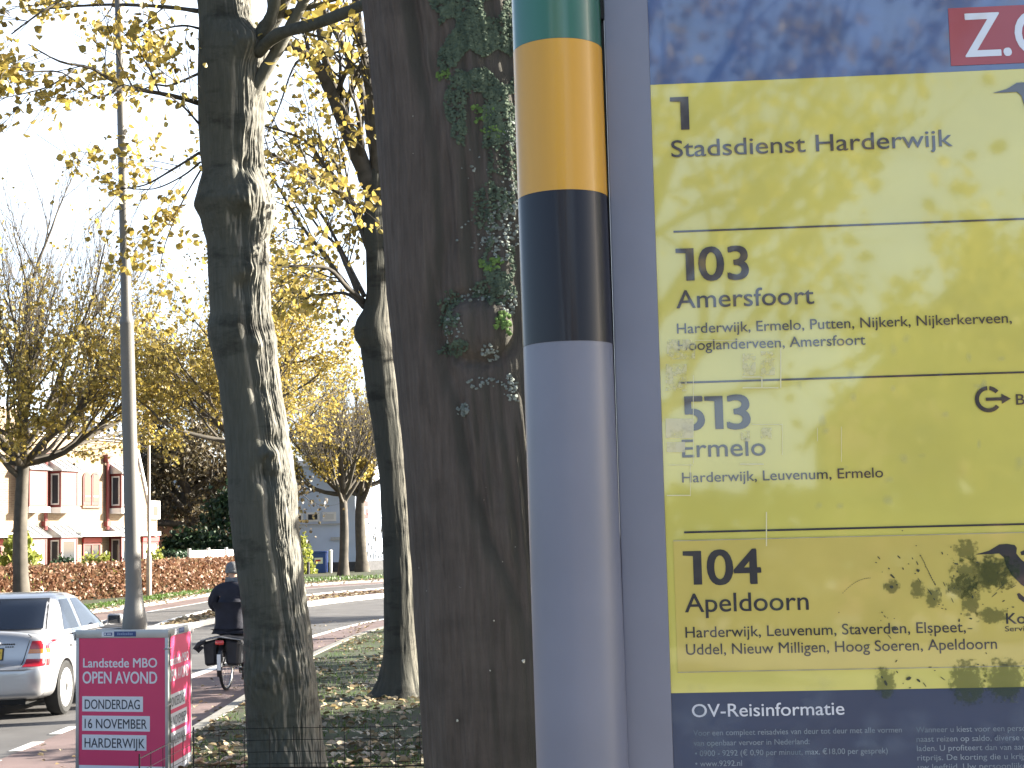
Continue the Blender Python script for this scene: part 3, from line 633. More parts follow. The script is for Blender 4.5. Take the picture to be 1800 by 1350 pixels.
for cx, cy, rx, ry, k in ((790,45,28,30,60),(830,70,45,35,110),(848,120,62,48,260),(870,165,55,50,220),(840,225,52,52,200),(815,110,40,50,120),(850,275,48,26,90),(880,255,32,35,90),(820,150,45,40,120),(893,60,14,40,40),(885,330,24,70,60),(872,20,22,18,40),(868,400,34,40,70),(795,570,26,35,50),(880,490,26,45,80),(870,540,36,20,60),(800,628,30,15,30)):
    mm = MB(); patch(mm, cx, cy, rx*1.05, ry*1.05, int(k*4), .0058, rng, .35, -.2); mm.build('moss', MOSS, Cc, True)
ml = MB()
for cx, cy, rx, ry, k in ((885,440,26,50,90),(900,380,18,40,40),(845,450,40,40,14),(858,455,10,10,14),(898,275,14,24,24),(820,730,9,9,20),(815,733,12,10,18),(855,690,30,10,16),(895,695,14,18,26),(865,640,14,14,20),(895,560,14,22,26),(800,600,26,22,22),(830,545,38,12,16),(836,330,30,26,6),(905,710,12,14,12)):
    ml = MB(); patch(ml, cx, cy, rx, ry, int(k*1.5), .0055, rng, .3, -.45, 5); ml.build('lichen', LICH, Cc, True)
mg = MB()
for cx, cy, rx, ry, k in ((886,600,15,26,70),(866,490,20,16,60),(783,172,13,13,30),(850,245,22,16,40),(870,275,20,10,26)): mg = MB(); patch(mg, cx, cy, rx, ry, k, .007, rng, .3, -.6, 9); mg.build('green_lichen', LICG, Cc, True)
SCRAP = leafmat('pale_leaf_scrap', [(.55,.50,.30), (.62,.60,.50), (.5,.5,.42)], .1)      # scraps of leaf stuck to the bark
for px, py, s in ((918,1150,.011),(866,1163,.005),(812,1245,.008),(852,883,.006),(817,1024,.006),(872,1082,.005),(760,1031,.003),(905,961,.003),(742,992,.003),(736,300,.003),(735,237,.003),(885,985,.003),(858,862,.003)):
    q = pxC(px, py); p, nrm, c, r = surfC(*q, .006); mf = MB(); leaf(mf, p, s, rng, .1); mf.build('leaf_scrap', SCRAP, Cc)
# crown of the big tree, above the picture
tb = MB(); tw = []; rng = random.Random(31)
for k in range(8):
    az = k*.8+.2; grow(tb, tw, rsC[-1][0]-Vector((0,0,.3*(k % 4)+.2)), Vector((math.cos(az), math.sin(az), .75)), 3.0, .11, 2, rng, P_(seg=.5))
tb.build('branches', M['branch'], Cc, True)
lb = MB(); leaves(lb, tw, 1500, .10, rng, None, .25, 3); lb.build('crown', M['leaf'], Cc)

# --- trees across the road and further off
fan = P_(wob=.10, up=.14, kids=(0,6,5,5), ang=(12,32), shrink=.66, seg=.5, rmin=.008)
tree('lime_tree', 'bare twigged lime tree with low yellow leaves left of the lamp post', (-16.0,50,.1), 5.2, .25, 3, nl=15, L=4.5, elev=(-8,74), P=P_(wob=.14, up=.10, kids=(0,6,6,5), ang=(15,40), shrink=.66, seg=.5, rmin=.0065), nleaf=14000, lsize=.115,
     wf=lambda p: 1.0 if p.z < 8.2 else max(.05, .6-.2*(p.z-8.2)), barkm='branch_far', clump=3, group='lime trees')
tree('lime_tree', 'golden leafed lime tree on the road median hidden behind the lumpy trunk', (-8.05,47,.1), 6.0, .19, 8, nl=12, L=3.2, elev=(6,76), P=P_(wob=.2, up=.06, kids=(0,5,4,4), ang=(25,55), shrink=.62, seg=.45, rmin=.006),
     nleaf=15000, lsize=.10, clump=4, tiers=.3, group='lime trees')
tree('lime_tree', 'slim lime with a bare round fan crown, nearer of two by the white building', (-9.5,85,.1), 5.0, .27, 12, nl=13, L=2.9, elev=(2,72), P=fan, nleaf=1500, lsize=.15, wf=lambda p: 1.0 if p.z < 6.4 else .08, clump=3, group='lime trees')
tree('lime_tree', 'stout lime with yellow lower leaves, farther of two by the white building', (-9.4,94,.1), 5.2, .36, 15, nl=9, L=2.8, elev=(0,70), P=fan, nleaf=3200, lsize=.17, wf=lambda p: 1.0 if p.z < 6.6 else .12, clump=3, group='lime trees')
tree('lime_tree', 'yellow lime tree at the far left edge behind the bare one', (-24.5,58,.1), 5.5, .24, 17, nl=9, L=3.2, elev=(5,65), P=P_(wob=.2, up=.06, kids=(0,3,4,4)), nleaf=4500, lsize=.16, group='lime trees')
tree('lime_tree', 'half bare yellow lime beyond the evergreen shrubs, behind the lumpy trunk', (-14.1,80,.1), 6.6, .24, 71, nl=12, L=4.6, elev=(6,76), P=P_(wob=.16, up=.09, kids=(0,5,5,4), ang=(18,45), shrink=.64, seg=.5, rmin=.007), nleaf=9000, lsize=.12, clump=4, group='lime trees')
tree('willow_tree', 'tangled brown willow with a slanting trunk behind the dark shrubs', (-16.0,78,.1), 4.5, .38, 19, nl=11, L=3.2, elev=(5,75), P=P_(wob=.35, up=-.02, kids=(0,4,4,4), ang=(25,65)), nleaf=11000, lsize=.18, leafm='leaf_brown', barkm='branch_far', lean=(-.10,0), jit=.4, tiers=.6)
tree('bushy_tree', 'thin leafless tree behind the willow, right of the house roof', (-21.5,88,.1), 4.0, .3, 23, nl=10, L=4.0, elev=(15,75), P=P_(wob=.3, up=.02), nleaf=3000, lsize=.2, leafm='leaf_brown', jit=.4)
tree('bushy_tree', 'pale twiggy tree behind the white building roof', (-14,118,.1), 6, .3, 29, nl=10, L=4.2, elev=(10,75), P=fan, nleaf=2500, lsize=.25, leafm='leaf_dull', jit=.4)
# trees standing to the right, behind the bus stop panel; they throw the long shadows over path and road
for k, (x, y, h, sd_) in enumerate(((4.9,21.9,6.2,41),(6.5,27.5,6.0,47),(9.5,35,6.0,53),(13,44,6.0,59))):
    tree('maple_tree', ('maple tree standing on the grass close behind the bus stop panel','second maple of the row behind the panel','third maple of the row behind the panel','farthest maple tree of the row behind the panel')[k],
         (x,y,.1), h, .27, sd_, nl=8, L=2.4, lvl=2, elev=(15,75), P=P_(), nleaf=1500, lsize=.2, group='maples along the verge', jit=.4)
# trees and house behind the photographer, seen as reflections in the panel
tree('maple_tree', 'yellow maple tree behind the photographer, mirrored in the left of the panel', (-1.0,-13,.1), 4.0, .24, 61, nl=11, L=3.6, elev=(0,55), P=P_(wob=.28), nleaf=2600, lsize=.14, group='maples along the verge')
tree('maple_tree', 'yellow maple tree behind the photographer, mirrored in the right of the panel', (4.9,-16,.1), 1.9, .22, 67, nl=10, L=2.6, elev=(0,50), P=P_(wob=.3), nleaf=3600, lsize=.16, group='maples along the verge')
# ------------------------------------------------------------------ hedges, shrubs, ground cover
def shrub(name, label, loc, rx, ry, rz_, n, s, lm, seed, rot=0, stems=14, cat='shrub', group=None, upright=False):
    rng = random.Random(seed); T = empty(name, loc, label, cat, rot, group); tb = MB(); lb = MB()
    for k in range(stems):
        a = rng.random()*6.28; q = math.sqrt(rng.random())*.75; p0 = Vector((rx*q*.35*math.cos(a), ry*q*.35*math.sin(a), 0)); p1 = Vector((rx*q*math.cos(a), ry*q*math.sin(a), rz_*rng.uniform(.6,1.0)))
        tb.tube([p0, p0.lerp(p1, .5)+rv(rng, .06), p1], [.02,.014,.006], 4, False)
    tb.build('stems', M['branch'], T, True)
    cl = [(rng.random()*6.28, rng.uniform(-.1,1), rng.random()) for _ in range(46)]
    for _ in range(n):
        a, h, q = rng.choice(cl); rr = (1-max(0,h)**2.2)**.5*(.72+.35*q)
        p = Vector((rx*rr*math.cos(a), ry*rr*math.sin(a), rz_*max(.03, h)))+Vector((rng.gauss(0,.16*rx*.6), rng.gauss(0,.16*ry*.6), rng.gauss(0,.10*rz_)))
        p.z = max(.02, p.z); leaf(lb, p, s*rng.uniform(.6,1.3), rng, -.6 if upright else .1)
    lb.build('foliage', M[lm], T)
    return T
def hedge(name, label, pts, width, h, n, s, lm, seed, cat='hedge', group=None):
    rng = random.Random(seed); P = [Vector((*p, .1)) for p in pts]; T = empty(name, P[0], label, cat, 0, group); lb = MB(); tb = MB(); seg = [(P[i+1]-P[i]).length for i in range(len(P)-1)]; tot = sum(seg)
    def pos(t):
        t *= tot
        for i, L in enumerate(seg):
            if t <= L or i == len(seg)-1: return P[i].lerp(P[i+1], min(1, t/L))-P[0], (P[i+1]-P[i]).normalized()
            t -= L
    for k in range(int(tot*2.2)):
        p, d = pos((k+.5)/(tot*2.2)); sd_ = Vector((d.y,-d.x,0)); p = p+sd_*rng.uniform(-.1,.1)
        for b in range(3): tb.tube([p, p+Vector((rng.uniform(-.2,.2), rng.uniform(-.2,.2), h*.5)), p+Vector((rng.uniform(-.3,.3), rng.uniform(-.3,.3), h*.93))], [.018,.012,.005], 4, False)
    tb.build('stems', M['branch'], T, True)
    for k in range(n):
        t = rng.random(); p, d = pos(t); sd_ = Vector((d.y,-d.x,0)); hh = h*(1+.05*nz(t*tot*1.4, 0, seed))
        u = rng.random()
        if u < .62: q = p+sd_*(width/2*(1+.15*nz(t*tot*2, 4, seed))+rng.gauss(0,.04))+Vector((0,0,rng.random()**.8*hh))
        elif u < .86: q = p+sd_*rng.uniform(-.5,.5)*width+Vector((0,0,hh+rng.gauss(0,.03)))
        else: q = p+sd_*rng.uniform(-.5,.5)*width+Vector((0,0,rng.random()*hh))
        leaf(lb, q, s*rng.uniform(.6,1.3), rng, .2)
    lb.build('foliage', M[lm], T)
hedge('beech_hedge', 'long clipped copper beech hedge along the grass strip before the house', [(-20.6,41),(-16.9,52),(-15.3,57),(-13.9,62.5),(-13.0,69),(-12.0,76)], .8, 1.22, 15000, .13, 'hedge', 1)
hedge('privet_hedge', 'low dark green hedge between copper hedge and cottage', [(-15.4,68),(-14.6,72),(-13.6,80)], .9, 1.55, 4000, .15, 'leaf_green', 2)
shrub('yellow_shrub', 'tall spiky yellow green shrub in the front garden beside the bare lime', (-18.5,57.5,.1), .85, .8, 2.15, 900, .2, 'leaf_lime', 3, upright=True)
shrub('garden_shrub', 'low olive shrub under the arched windows of the house', (-16.75,61.5,.1), 1.1, .7, 1.45, 700, .15, 'leaf_lime', 4)
shrub('garden_shrub', 'dark low shrub left of the olive one before the bay windows', (-17.6,60,.1), .9, .7, 1.35, 700, .14, 'leaf_green', 5)
shrub('garden_shrub', 'small pale green shrub at the right end of the house front', (-15.3,65.5,.1), .7, .6, 1.55, 450, .13, 'leaf_lime', 6)
shrub('laurel_shrub', 'large dark evergreen shrub behind the cyclist', (-13.3,73.5,.1), 2.3, 1.5, 4.0, 4600, .22, 'leaf_green', 7, stems=24)
shrub('laurel_shrub', 'wide dark evergreen shrub left of the tallest one under the willow', (-15.6,74.5,.1), 1.9, 1.5, 2.3, 3000, .22, 'leaf_green', 8, stems=24)
shrub('round_shrub', 'sunlit yellow green shrub left of the blue container', (-12.75,92,.1), .75, .7, 1.95, 900, .17, 'leaf_lime', 9)
shrub('laurel_shrub', 'unseen narrow tall shrub added behind the bus stop panel to shade trunk and boards', (3.0,14.1,.1), 1.1, 1.2, 3.5, 2200, .17, 'leaf_green', 21, stems=24)  # added out of view, blocks sun from the lower trunk and side board
shrub('laurel_shrub', 'unseen lower long shrub added behind the bus stop panel to shade the grass', (3.3,16.9,.1), 1.2, 1.7, 2.2, 2400, .17, 'leaf_green', 24, stems=24)  # added out of view to keep the near grass shaded
shrub('laurel_shrub', 'unseen farther shrub added behind the bus stop panel to shade the path', (3.5,23.7,.1), 1.5, 2.3, 3.4, 2800, .18, 'leaf_green', 22, stems=24)  # added out of view to cast shade across the cycle path
# white boards behind the hedge
bo = empty('white_garden_fence', (-13.95,66.0,.1), 'three low white boards on posts rising above the copper hedge', 'fence', math.atan2(1, .16))
for k in range(3): MB().box((k*2.3+1.1,0,1.42), (1.85,.05,.42), None, .01).build('board', WH, bo)
for k in range(4): MB().box((k*2.3-.05,.0,.85), (.12,.12,1.75), None, .01).build('post', WH, bo)

rng = random.Random(77)
gb = MB()
def on_verge(x, y):
    if x < -3.2: return False
    for i in range(len(E0)-1):
        if E0[i].y <= y <= E0[i+1].y:
            t = (y-E0[i].y)/max(1e-6, E0[i+1].y-E0[i].y); return x > E0[i].x*(1-t)+E0[i+1].x*t+.13
    return y < 50
for _ in range(30000):
    y = 8.5+28*rng.random()**1.6; x = rng.uniform(-.26*y-.2, .02*y)
    if not on_verge(x, y): continue
    dens = nz(x*.8, y*.5, 2)
    if rng.random() > .55+dens: continue
    h = rng.uniform(.025,.07); a = rng.random()*6.28; wv = Vector((math.cos(a), math.sin(a), 0))*.006; p = Vector((x, y, .098)); q = p+Vector((rng.uniform(-.03,.03), rng.uniform(-.03,.03), h))
    gb.add([p-wv, p+wv, q], [(0,1,2)])
for _ in range(9000):                                 # far verges
    e = rng.randrange(len(E4)-1); p = E4[e].lerp(E4[e+1], rng.random()); q = p+Vector((-rng.uniform(.15,1.6 if p.y < 62 else 8), rng.uniform(-.2,.2) if p.y < 62 else rng.uniform(0,7), .1))
    if q.y < 40: continue
    a = rng.random()*6.28; wv = Vector((math.cos(a), math.sin(a), 0))*.03
    gb.add([q-wv, q+wv, q+Vector((rng.uniform(-.05,.05), 0, rng.uniform(.06,.13)))], [(0,1,2)])
tag(gb.build('grass', M['blade']), 'short green grass on the verges between fallen leaves', 'grass', kind='stuff')
fl = MB()
def flat_leaf(p, s):
    a = rng.random()*6.28; u = Vector((math.cos(a), math.sin(a), rng.uniform(-.35,.35)))*s; v_ = Vector((-math.sin(a), math.cos(a), rng.uniform(-.35,.35)))*s; c = Vector((0,0,s*rng.uniform(.05,.4)))
    p = p+Vector((0,0,.012+s*.2)); fl.add([p-u*.6, p-u*.25+v_*.5+c, p+u*.25+v_*.42+c, p+u*.65, p+u*.25-v_*.42+c, p-u*.25-v_*.5+c], [(0,1,2,3),(0,3,4,5)])
k = 0
while k < 5200:
    y = 8.5+30*rng.random()**1.7; x = rng.uniform(-.26*y-.1, .02*y)
    if not on_verge(x, y): continue
    if nz(x*.9+5, y*.6, 9) < -.28 and rng.random() < .7: continue
    flat_leaf(Vector((x, y, .1)), rng.uniform(.04,.085)); k += 1
for _ in range(500):
    y = 12+26*rng.random(); flat_leaf(Vector((-3.4-rng.random()**3*1.3, y, .006)), rng.uniform(.03,.06))
for _ in range(2200):                                # along kerbs and the median
    e = rng.randrange(len(E2)-1); t = rng.random(); p = E2[e].lerp(E2b[e], rng.random()**1.5*.9); q = E2[e+1].lerp(E2b[e+1], .3); p = p.lerp(q, t*.6); flat_leaf(Vector((p.x, p.y, .115)), rng.uniform(.06,.14))
for _ in range(1500):
    e = rng.randrange(len(E4)-1); p = E4[e].lerp(E4[e+1], rng.random())+Vector((rng.gauss(0,.5), 0, 0)); flat_leaf(Vector((p.x, p.y, .11)), rng.uniform(.06,.13))
tag(fl.build('fallen_leaves', M['fallen']), 'pale brown fallen leaves littering the grass and kerbs', 'leaves', kind='stuff')
# dark clipped hedge and gabled house behind the photographer (mirrored in the panel)
hedge('yew_hedge', 'dark green hedge behind the photographer, mirrored in the lower panel', [(-9,-21.9),(13,-22)][::-1], 1.2, 2.4, 3500, .3, 'leaf_green', 12)
B3 = empty('gabled_house', (6.2, -30, .1), 'brick house with a steep gable behind the photographer, mirrored in the panel', 'house', R(182))
MB().prism([(-3.5,0),(3.5,0),(3.5,4.2),(0,7.6),(-3.5,4.2)], 0, 9).build('wall', BRR, B3)
MB().add([(-3.9,-.4,3.9),(0,-.4,7.8),(0,9.4,7.8),(-3.9,9.4,3.9),(3.9,-.4,3.9),(3.9,9.4,3.9)], [(0,1,2,3),(1,4,5,2)]).build('roof', TILE, B3)
for x in (-1.9, .7):
    for z in (.9, 2.9):
        f = MB(); frame(f, x, x+1.2, z, z+1.3, -.003, .08, .06); wn = f.build('window', RED, B3); MB().span((x+.08,-.03,z+.08),(x+1.12,-.015,z+1.22)).build('pane', GL, wn)
# ------------------------------------------------------------------ lettering (all made in one pass at the end)
TX = []
def lettering(name, parent, m, items, y=0.0, label=None):
    """items: (text, x, z baseline, cap height, width or None, boldness) laid on the plane y of the parent"""
    for it in items: TX.append((name, parent, m, [it], y, label))
def make_lettering():
    keys = sorted({(it[0], 0) for t in TX for it in t[3]} | {('H', 0)}); obs = {}
    for s, bold in keys:
        cu = bpy.data.curves.new('lettering', 'FONT'); cu.body = s; cu.size = 1;  cu.resolution_u = 5
        o = bpy.data.objects.new('lettering', cu); col.objects.link(o); obs[(s, bold)] = o
    dg = bpy.context.evaluated_depsgraph_get(); dg.update(); G = {}
    for k, o in obs.items():
        me = bpy.data.meshes.new_from_object(o.evaluated_get(dg)); G[k] = ([v.co.copy() for v in me.vertices], [tuple(p.vertices) for p in me.polygons]); bpy.data.meshes.remove(me)
    for o in obs.values():
        cu = o.data; bpy.data.objects.remove(o); bpy.data.curves.remove(cu)
    for name, parent, m, items, y, label in TX:
        mb = MB()
        for s, x, z, cap, wd, bold in items:
            V, Fc = G[(s, 0)]; hh = max(v.y for v in G[('H', 0)][0]); sc = cap/hh; x0 = min(v.x for v in V); x1 = max(v.x for v in V)
            sx = wd/(x1-x0) if wd else sc
            for i, (dx, dz) in enumerate(((0,0),(-1,.5),(1,-.5),(-.6,-.6),(.6,.6)) if bold else ((0,0),)):      # struck again a hair aside: bold
                mb.add([(x+(v.x-x0)*sx+dx*bold*sc, y-.00004*i, z+v.y*sc+dz*bold*sc) for v in V], Fc)
        o = mb.build(name, m, parent)
        if label: o['label'] = label

# ------------------------------------------------------------------ bus stop sign
BASE = Vector((.18731, 1.9, .113)); BS = empty('bus_stop_sign', BASE, 'grey bus stop pole with coloured bands carrying a big yellow and blue route panel', 'bus stop', R(-3.7))
eu = Vector((math.cos(R(3.7)), -math.sin(R(3.7)), 0)); en = eu.cross(Vector((0,0,1)))
def PU(px, py):                                   # photo pixel -> panel coordinates (metres along, height above base)
    d = at(px, py, 1)-CAM; t = (BASE-CAM).dot(en)/d.dot(en); p = CAM+d*t; return (p-BASE).dot(eu), p.z-BASE.z
zb = BASE.z
gloss = dict(coat=1.0, coat_r=.035, coat_ior=1.8)
DIRT = .10
YELM = mat('yellow_print', (.64,.58,.115), .5, var=.07, scale=7, **gloss); YEL2 = mat('warm_yellow_print', (.62,.50,.115), .5, var=.06, scale=9, **gloss)
BLUE = mat('blue_print', (.025,.08,.25), .45, var=.22, scale=14, **gloss); NAVY = mat('navy_print', (.008,.026,.085), .45, c2=(.012,.034,.10), scale=9, coat=.6, coat_r=.05); INK = mat('dark_ink', (.022,.020,.030), .4, **gloss); INKW = mat('white_ink', (.62,.66,.76), .45, **gloss)
SIGNR = mat('red_print', (.34,.035,.055), .45, coat=.8, coat_r=.06, var=.06); INKS = mat('pale_small_ink', (.20,.27,.36), .5, c2=(.05,.10,.17), scale=22, **gloss)
gP = mat('green_band', (.018,.12,.07), .3, coat=.8, coat_r=.08, var=.15, scale=5, stretch=(1,1,.1)); yP = mat('amber_band', (.62,.32,.02), .35, coat=.4, coat_r=.08, var=.08, scale=16, stretch=(1,1,.05)); kP = mat('black_band', (.012,.012,.02), .3, coat=.3, coat_r=.1, spec=.25)
pc = lambda z: (-.1165-.0070*(z-2.19), -.0025)
def pol(r, z0, z1): return [(r, z0-zb), (r, z1-zb)]
def tiltpole(mb, r, z0, z1, n=64, cap=True):
    a, b = pc(z0), pc(z1); return mb.tube([(a[0],a[1],z0-zb),(b[0],b[1],z1-zb)], r, n, cap)
po = tiltpole(MB(), .0560, zb-.0, 3.25).build('pole', M['steel'], BS, angle=40)
for z0, z1, m_, lb_ in ((2.564,2.80,gP,'dark green band'),(2.373,2.5637,yP,'amber yellow band'),(2.186,2.3727,kP,'black band')):
    o = tiltpole(MB(), .0566, z0, z1).build('band', m_, po, angle=40); o['label'] = lb_
a = pc(3.25); MB().lathe([(.058,3.25-zb),(.058,3.265-zb),(.02,3.29-zb)], (a[0],a[1],0), 32).build('pole_cap', kP, po, angle=40)
W_ = .86; ZT = 2.86-zb; ZB = 1.10-zb
MB().span((-.0585,-.005,ZB-.06),(-.0028,.085,ZT+.06), .0025).span((W_+.0028,-.005,ZB-.06),(W_+.0585,.085,ZT+.06), .0025).span((-.0027,-.005,ZT),(W_+.0027,.085,ZT+.06), .0025).span((-.0027,-.005,ZB-.06),(W_+.0027,.085,ZB), .0025).build('frame', M['steel'], BS, angle=30)
MB().span((-.0027,.004,ZB),(W_+.0027,.08,ZT)).build('backing', M['steel'], BS)
MB().span((-.085,.02,ZB-.05),(-.0588,.066,ZT+.05)).build('gap_shadow_strip', M['black'], BS)  # black strip stands in for the shadow gap between pole and frame
MB().span((-.095,.012,ZT-.25),(-.0587,.019,ZT-.17)).span((-.095,.012,ZB+.17),(-.0587,.019,ZB+.25)).build('bracket', M['black'], BS)
hd = MB().span((-.0026,0,2.5168-zb),(W_,.0038,ZT)).build('header_sheet', BLUE, BS)
rt_ = MB().span((-.0026,0,1.7568-zb),(W_,.0038,2.5166-zb)).build('route_sheet', YELM, BS)
nf = MB().span((-.0026,0,ZB),(W_,.0038,1.7566-zb)).build('information_sheet', NAVY, BS)
zl = MB().span((.3728,-.0012,2.5242-zb),(.60,-.0002,2.5982-zb)).build('zone_label', SIGNR, hd)
zk = MB(); e = .0016
lettering('lettering', hd, INKW, [('Z.O.', .3916, 2.5347-zb, .0550, .128, .012)], -.0016)
strip = MB().span((.0062,-.0008,1.7822-zb),(W_-.01,-.0002,1.9407-zb)).build('route_strip', YEL2, rt_)
MB().span((.0062,-.0012,1.7812-zb),(W_-.01,-.0003,1.7822-zb)).span((.0062,-.0012,1.9407-zb),(W_-.01,-.0003,1.9417-zb)).build('strip_edge', mat('worn_edge', (.30,.27,.20), .6, c2=(.5,.46,.3), scale=40), rt_)
for z in (2.3266, 2.1362, 1.9513): MB().span((.0198,-.0009,z-zb-.0012),(W_-.03,-.0002,z-zb+.0012)).build('rule', INK, rt_)
def one(x, z, h):                                 # numeral one with a flag to the left
    return [(x+.30*h,z),(x+.55*h,z),(x+.55*h,z+h),(x,z+h),(x,z+.87*h),(x+.30*h,z+.85*h)]
def nums(z, items, ones):
    lettering('route_number', rt_, INK, [(s, x, z-zb, .041, w_, .022) for s, x, w_ in items], -.0014)
    for x in ones:
        P = one(x, z-zb, .041); MB().add([(a, -.0014, b) for a, b in P], [(0,1,2,5),(2,3,4,5)]).build('route_number', INK, rt_)
mb = MB(); mb.add([(a, -.0014, b) for a, b in one(.0212, 2.4565-zb, .0425)], [(0,1,2,5),(2,3,4,5)]); mb.build('route_number', INK, rt_)
nums(2.2638, [('03', .0505, .060, )], (.0215,)); nums(2.0772, [('5', .0237, .0255), ('3', .0785, .0268)], (.0505,)); nums(1.8872, [('04', .0472, .0635)], (.0172,))
lettering('route_name', rt_, INK, [('Stadsdienst Harderwijk', .0208, 2.4218-zb, .0212, .3484, .006), ('Amersfoort', .0205, 2.2295-zb, .0222, .1697, .006), ('Ermelo', .0210, 2.0433-zb, .0218, .1022, .006), ('Apeldoorn', .0178, 1.8540-zb, .0222, .1496, .006)], -.0014)
lettering('via_text', rt_, INK, [('Harderwijk, Ermelo, Putten, Nijkerk, Nijkerkerveen,', .0200, 2.1977-zb, .0126, .4092, .004), ('Hooglanderveen, Amersfoort', .0204, 2.1764-zb, .0126, .2302, .004),
    ('Harderwijk, Leuvenum, Ermelo', .0198, 2.0124-zb, .0122, .2446, .004), ('Harderwijk, Leuvenum, Staverden, Elspeet,', .0172, 1.8233-zb, .0128, .3366, .004), ('Uddel, Nieuw Milligen, Hoog Soeren, Apeldoorn', .0172, 1.8026-zb, .0128, .3726, .004)], -.0014)
# booking symbol: broken ring with an arrow
mb = MB(); k = 40; cx, cz = .3957, 2.1043-zb
for a0, a1 in ((38, 82), (92, 322)):
    n_ = 16; V = []
    for i in range(n_+1):
        q = R(a0+(a1-a0)*i/n_); V += [(cx+.0162*math.cos(q), -.0014, cz+.0162*math.sin(q)), (cx+.0112*math.cos(q), -.0014, cz+.0112*math.sin(q))]
    mb.add(V, [(2*i, 2*i+1, 2*i+3, 2*i+2) for i in range(n_)])
mb.add([(cx-.003,-.0014,cz-.002),(cx+.016,-.0014,cz-.002),(cx+.016,-.0014,cz-.0062),(cx+.0272,-.0014,cz),(cx+.016,-.0014,cz+.0062),(cx+.016,-.0014,cz+.002),(cx-.003,-.0014,cz+.002)], [(0,1,5,6),(1,2,3),(1,3,5),(3,4,5)])
mb.build('booking_symbol', INK, rt_)
lettering('route_note', rt_, INK, [('Belbus', .4290, 2.0966-zb, .0127, .056, .008), ('Kolibri', .4025, 1.8322-zb, .0125, .055, .012), ('Service', .4005, 1.8232-zb, .0060, .034, .006)], -.0014)
BIRD = [(1713,975),(1738,968),(1748,962),(1756,957),(1770,956),(1783,958),(1787,963),(1786,973),(1795,984),(1806,992),(1822,985),(1845,965),(1850,990),(1842,1018),(1850,1040),(1842,1052),(1815,1040),(1795,1028),(1778,1011),(1768,994),(1764,980),(1756,973),(1740,974)]
def bird(dx, dy):
    mb = MB(); P = [PU(x+dx, y+dy) for x, y in BIRD]; mb.add([(u, -.0014, z) for u, z in P], [tuple(range(len(P)))[::-1]])
    P = [PU(x+dx, y+dy) for x, y in ((1787,1044),(1791,1042),(1800,1050),(1822,1058),(1820,1063),(1798,1058),(1790,1052))]; mb.add([(u, -.0014, z) for u, z in P], [tuple(range(len(P)))[::-1]])
    P = [PU(x+dx, y+dy) for x, y in ((1793,970),(1803,966),(1820,960),(1821,966),(1803,975),(1795,976))]; mb.add([(u, -.0014, z) for u, z in P], [tuple(range(len(P)))[::-1]])
    mb.build('bird_emblem', INK, rt_)
bird(0, 0); bird(31, -811)
lettering('heading', nf, INKW, [('OV-Reisinformatie', .0218, 1.7278-zb, .0152, .1828, .006)], -.0012)
lettering('small_print', nf, INKS, [('Voor een compleet reisadvies van deur tot deur met alle vormen', .0224, 1.7056-zb, .0066, .2496, .002), ('van openbaar vervoer in Nederland:', .0224, 1.6935-zb, .0066, .1390, .002), ('• 0900 - 9292 (€ 0,90 per minuut, max. €18,00 per gesprek)', .0236, 1.6812-zb, .0066, .2304, .002), ('• www.9292.nl', .0236, 1.6690-zb, .0066, .056, .002),
    ('Wanneer u kiest voor een persoonlijke', .2888, 1.7052-zb, .0066, .156, .002), ('naast reizen op saldo, diverse voordelen', .2888, 1.6942-zb, .0066, .166, .002), ('laden. U profiteert dan van aantrekkelijke', .2888, 1.6832-zb, .0066, .172, .002), ('ritprijs. De korting die u krijgt is', .2888, 1.6722-zb, .0066, .142, .002), ('uw leeftijd. Uw persoonlijke', .2888, 1.6612-zb, .0066, .128, .002)], -.0012)
# weathering: tape scraps, scuffs, algae smears, all thin films lying on the sheet
def film(name, c, lo, hi, sc, rough=.35, radial=False, coat=.6, amt=.75):
    m = bpy.data.materials.new(name); m.use_nodes = True; n = m.node_tree; L = n.links.new; b = n.nodes['Principled BSDF']; b.inputs['Base Color'].default_value = (*c, 1); b.inputs['Roughness'].default_value = rough; b.inputs['Coat Weight'].default_value = coat
    tc = n.nodes.new('ShaderNodeTexCoord'); t = n.nodes.new('ShaderNodeTexNoise'); t.inputs['Scale'].default_value = sc; t.inputs['Detail'].default_value = 6; L(tc.outputs['Object'], t.inputs['Vector'])
    rp = n.nodes.new('ShaderNodeMapRange'); rp.inputs[1].default_value = lo; rp.inputs[2].default_value = hi; fac = t.outputs['Fac']
    if radial:
        vm = n.nodes.new('ShaderNodeVectorMath'); vm.operation = 'DISTANCE'; L(tc.outputs['UV'], vm.inputs[0]); vm.inputs[1].default_value = (.5,.5,0)
        ma = n.nodes.new('ShaderNodeMath'); ma.operation = 'MULTIPLY_ADD'; ma.inputs[1].default_value = -1.0; L(vm.outputs['Value'], ma.inputs[0]); L(fac, ma.inputs[2]); fac = ma.outputs[0]
    L(fac, rp.inputs[0]); tr = n.nodes.new('ShaderNodeBsdfTransparent'); mx = n.nodes.new('ShaderNodeMixShader')
    sc2 = n.nodes.new('ShaderNodeMath'); sc2.operation = 'MULTIPLY'; sc2.inputs[1].default_value = amt; L(rp.outputs[0], sc2.inputs[0])
    L(sc2.outputs[0], mx.inputs[0]); L(tr.outputs[0], mx.inputs[1]); L(b.outputs[0], mx.inputs[2]); L(mx.outputs[0], n.nodes['Material Output'].inputs[0]); return m
TAPE = film('tape_scrap', (.72,.68,.40), .40, .62, 140); TAPE2 = film('tape_film', (.66,.62,.30), .30, .9, 60); ALG = film('algae_smear', (.055,.085,.03), -.0, .16, 190, .8, True, .2, .48); HAZ = film('dirt_bloom', (.30,.38,.50), .05, .5, 45, .6, True, .3, .13)
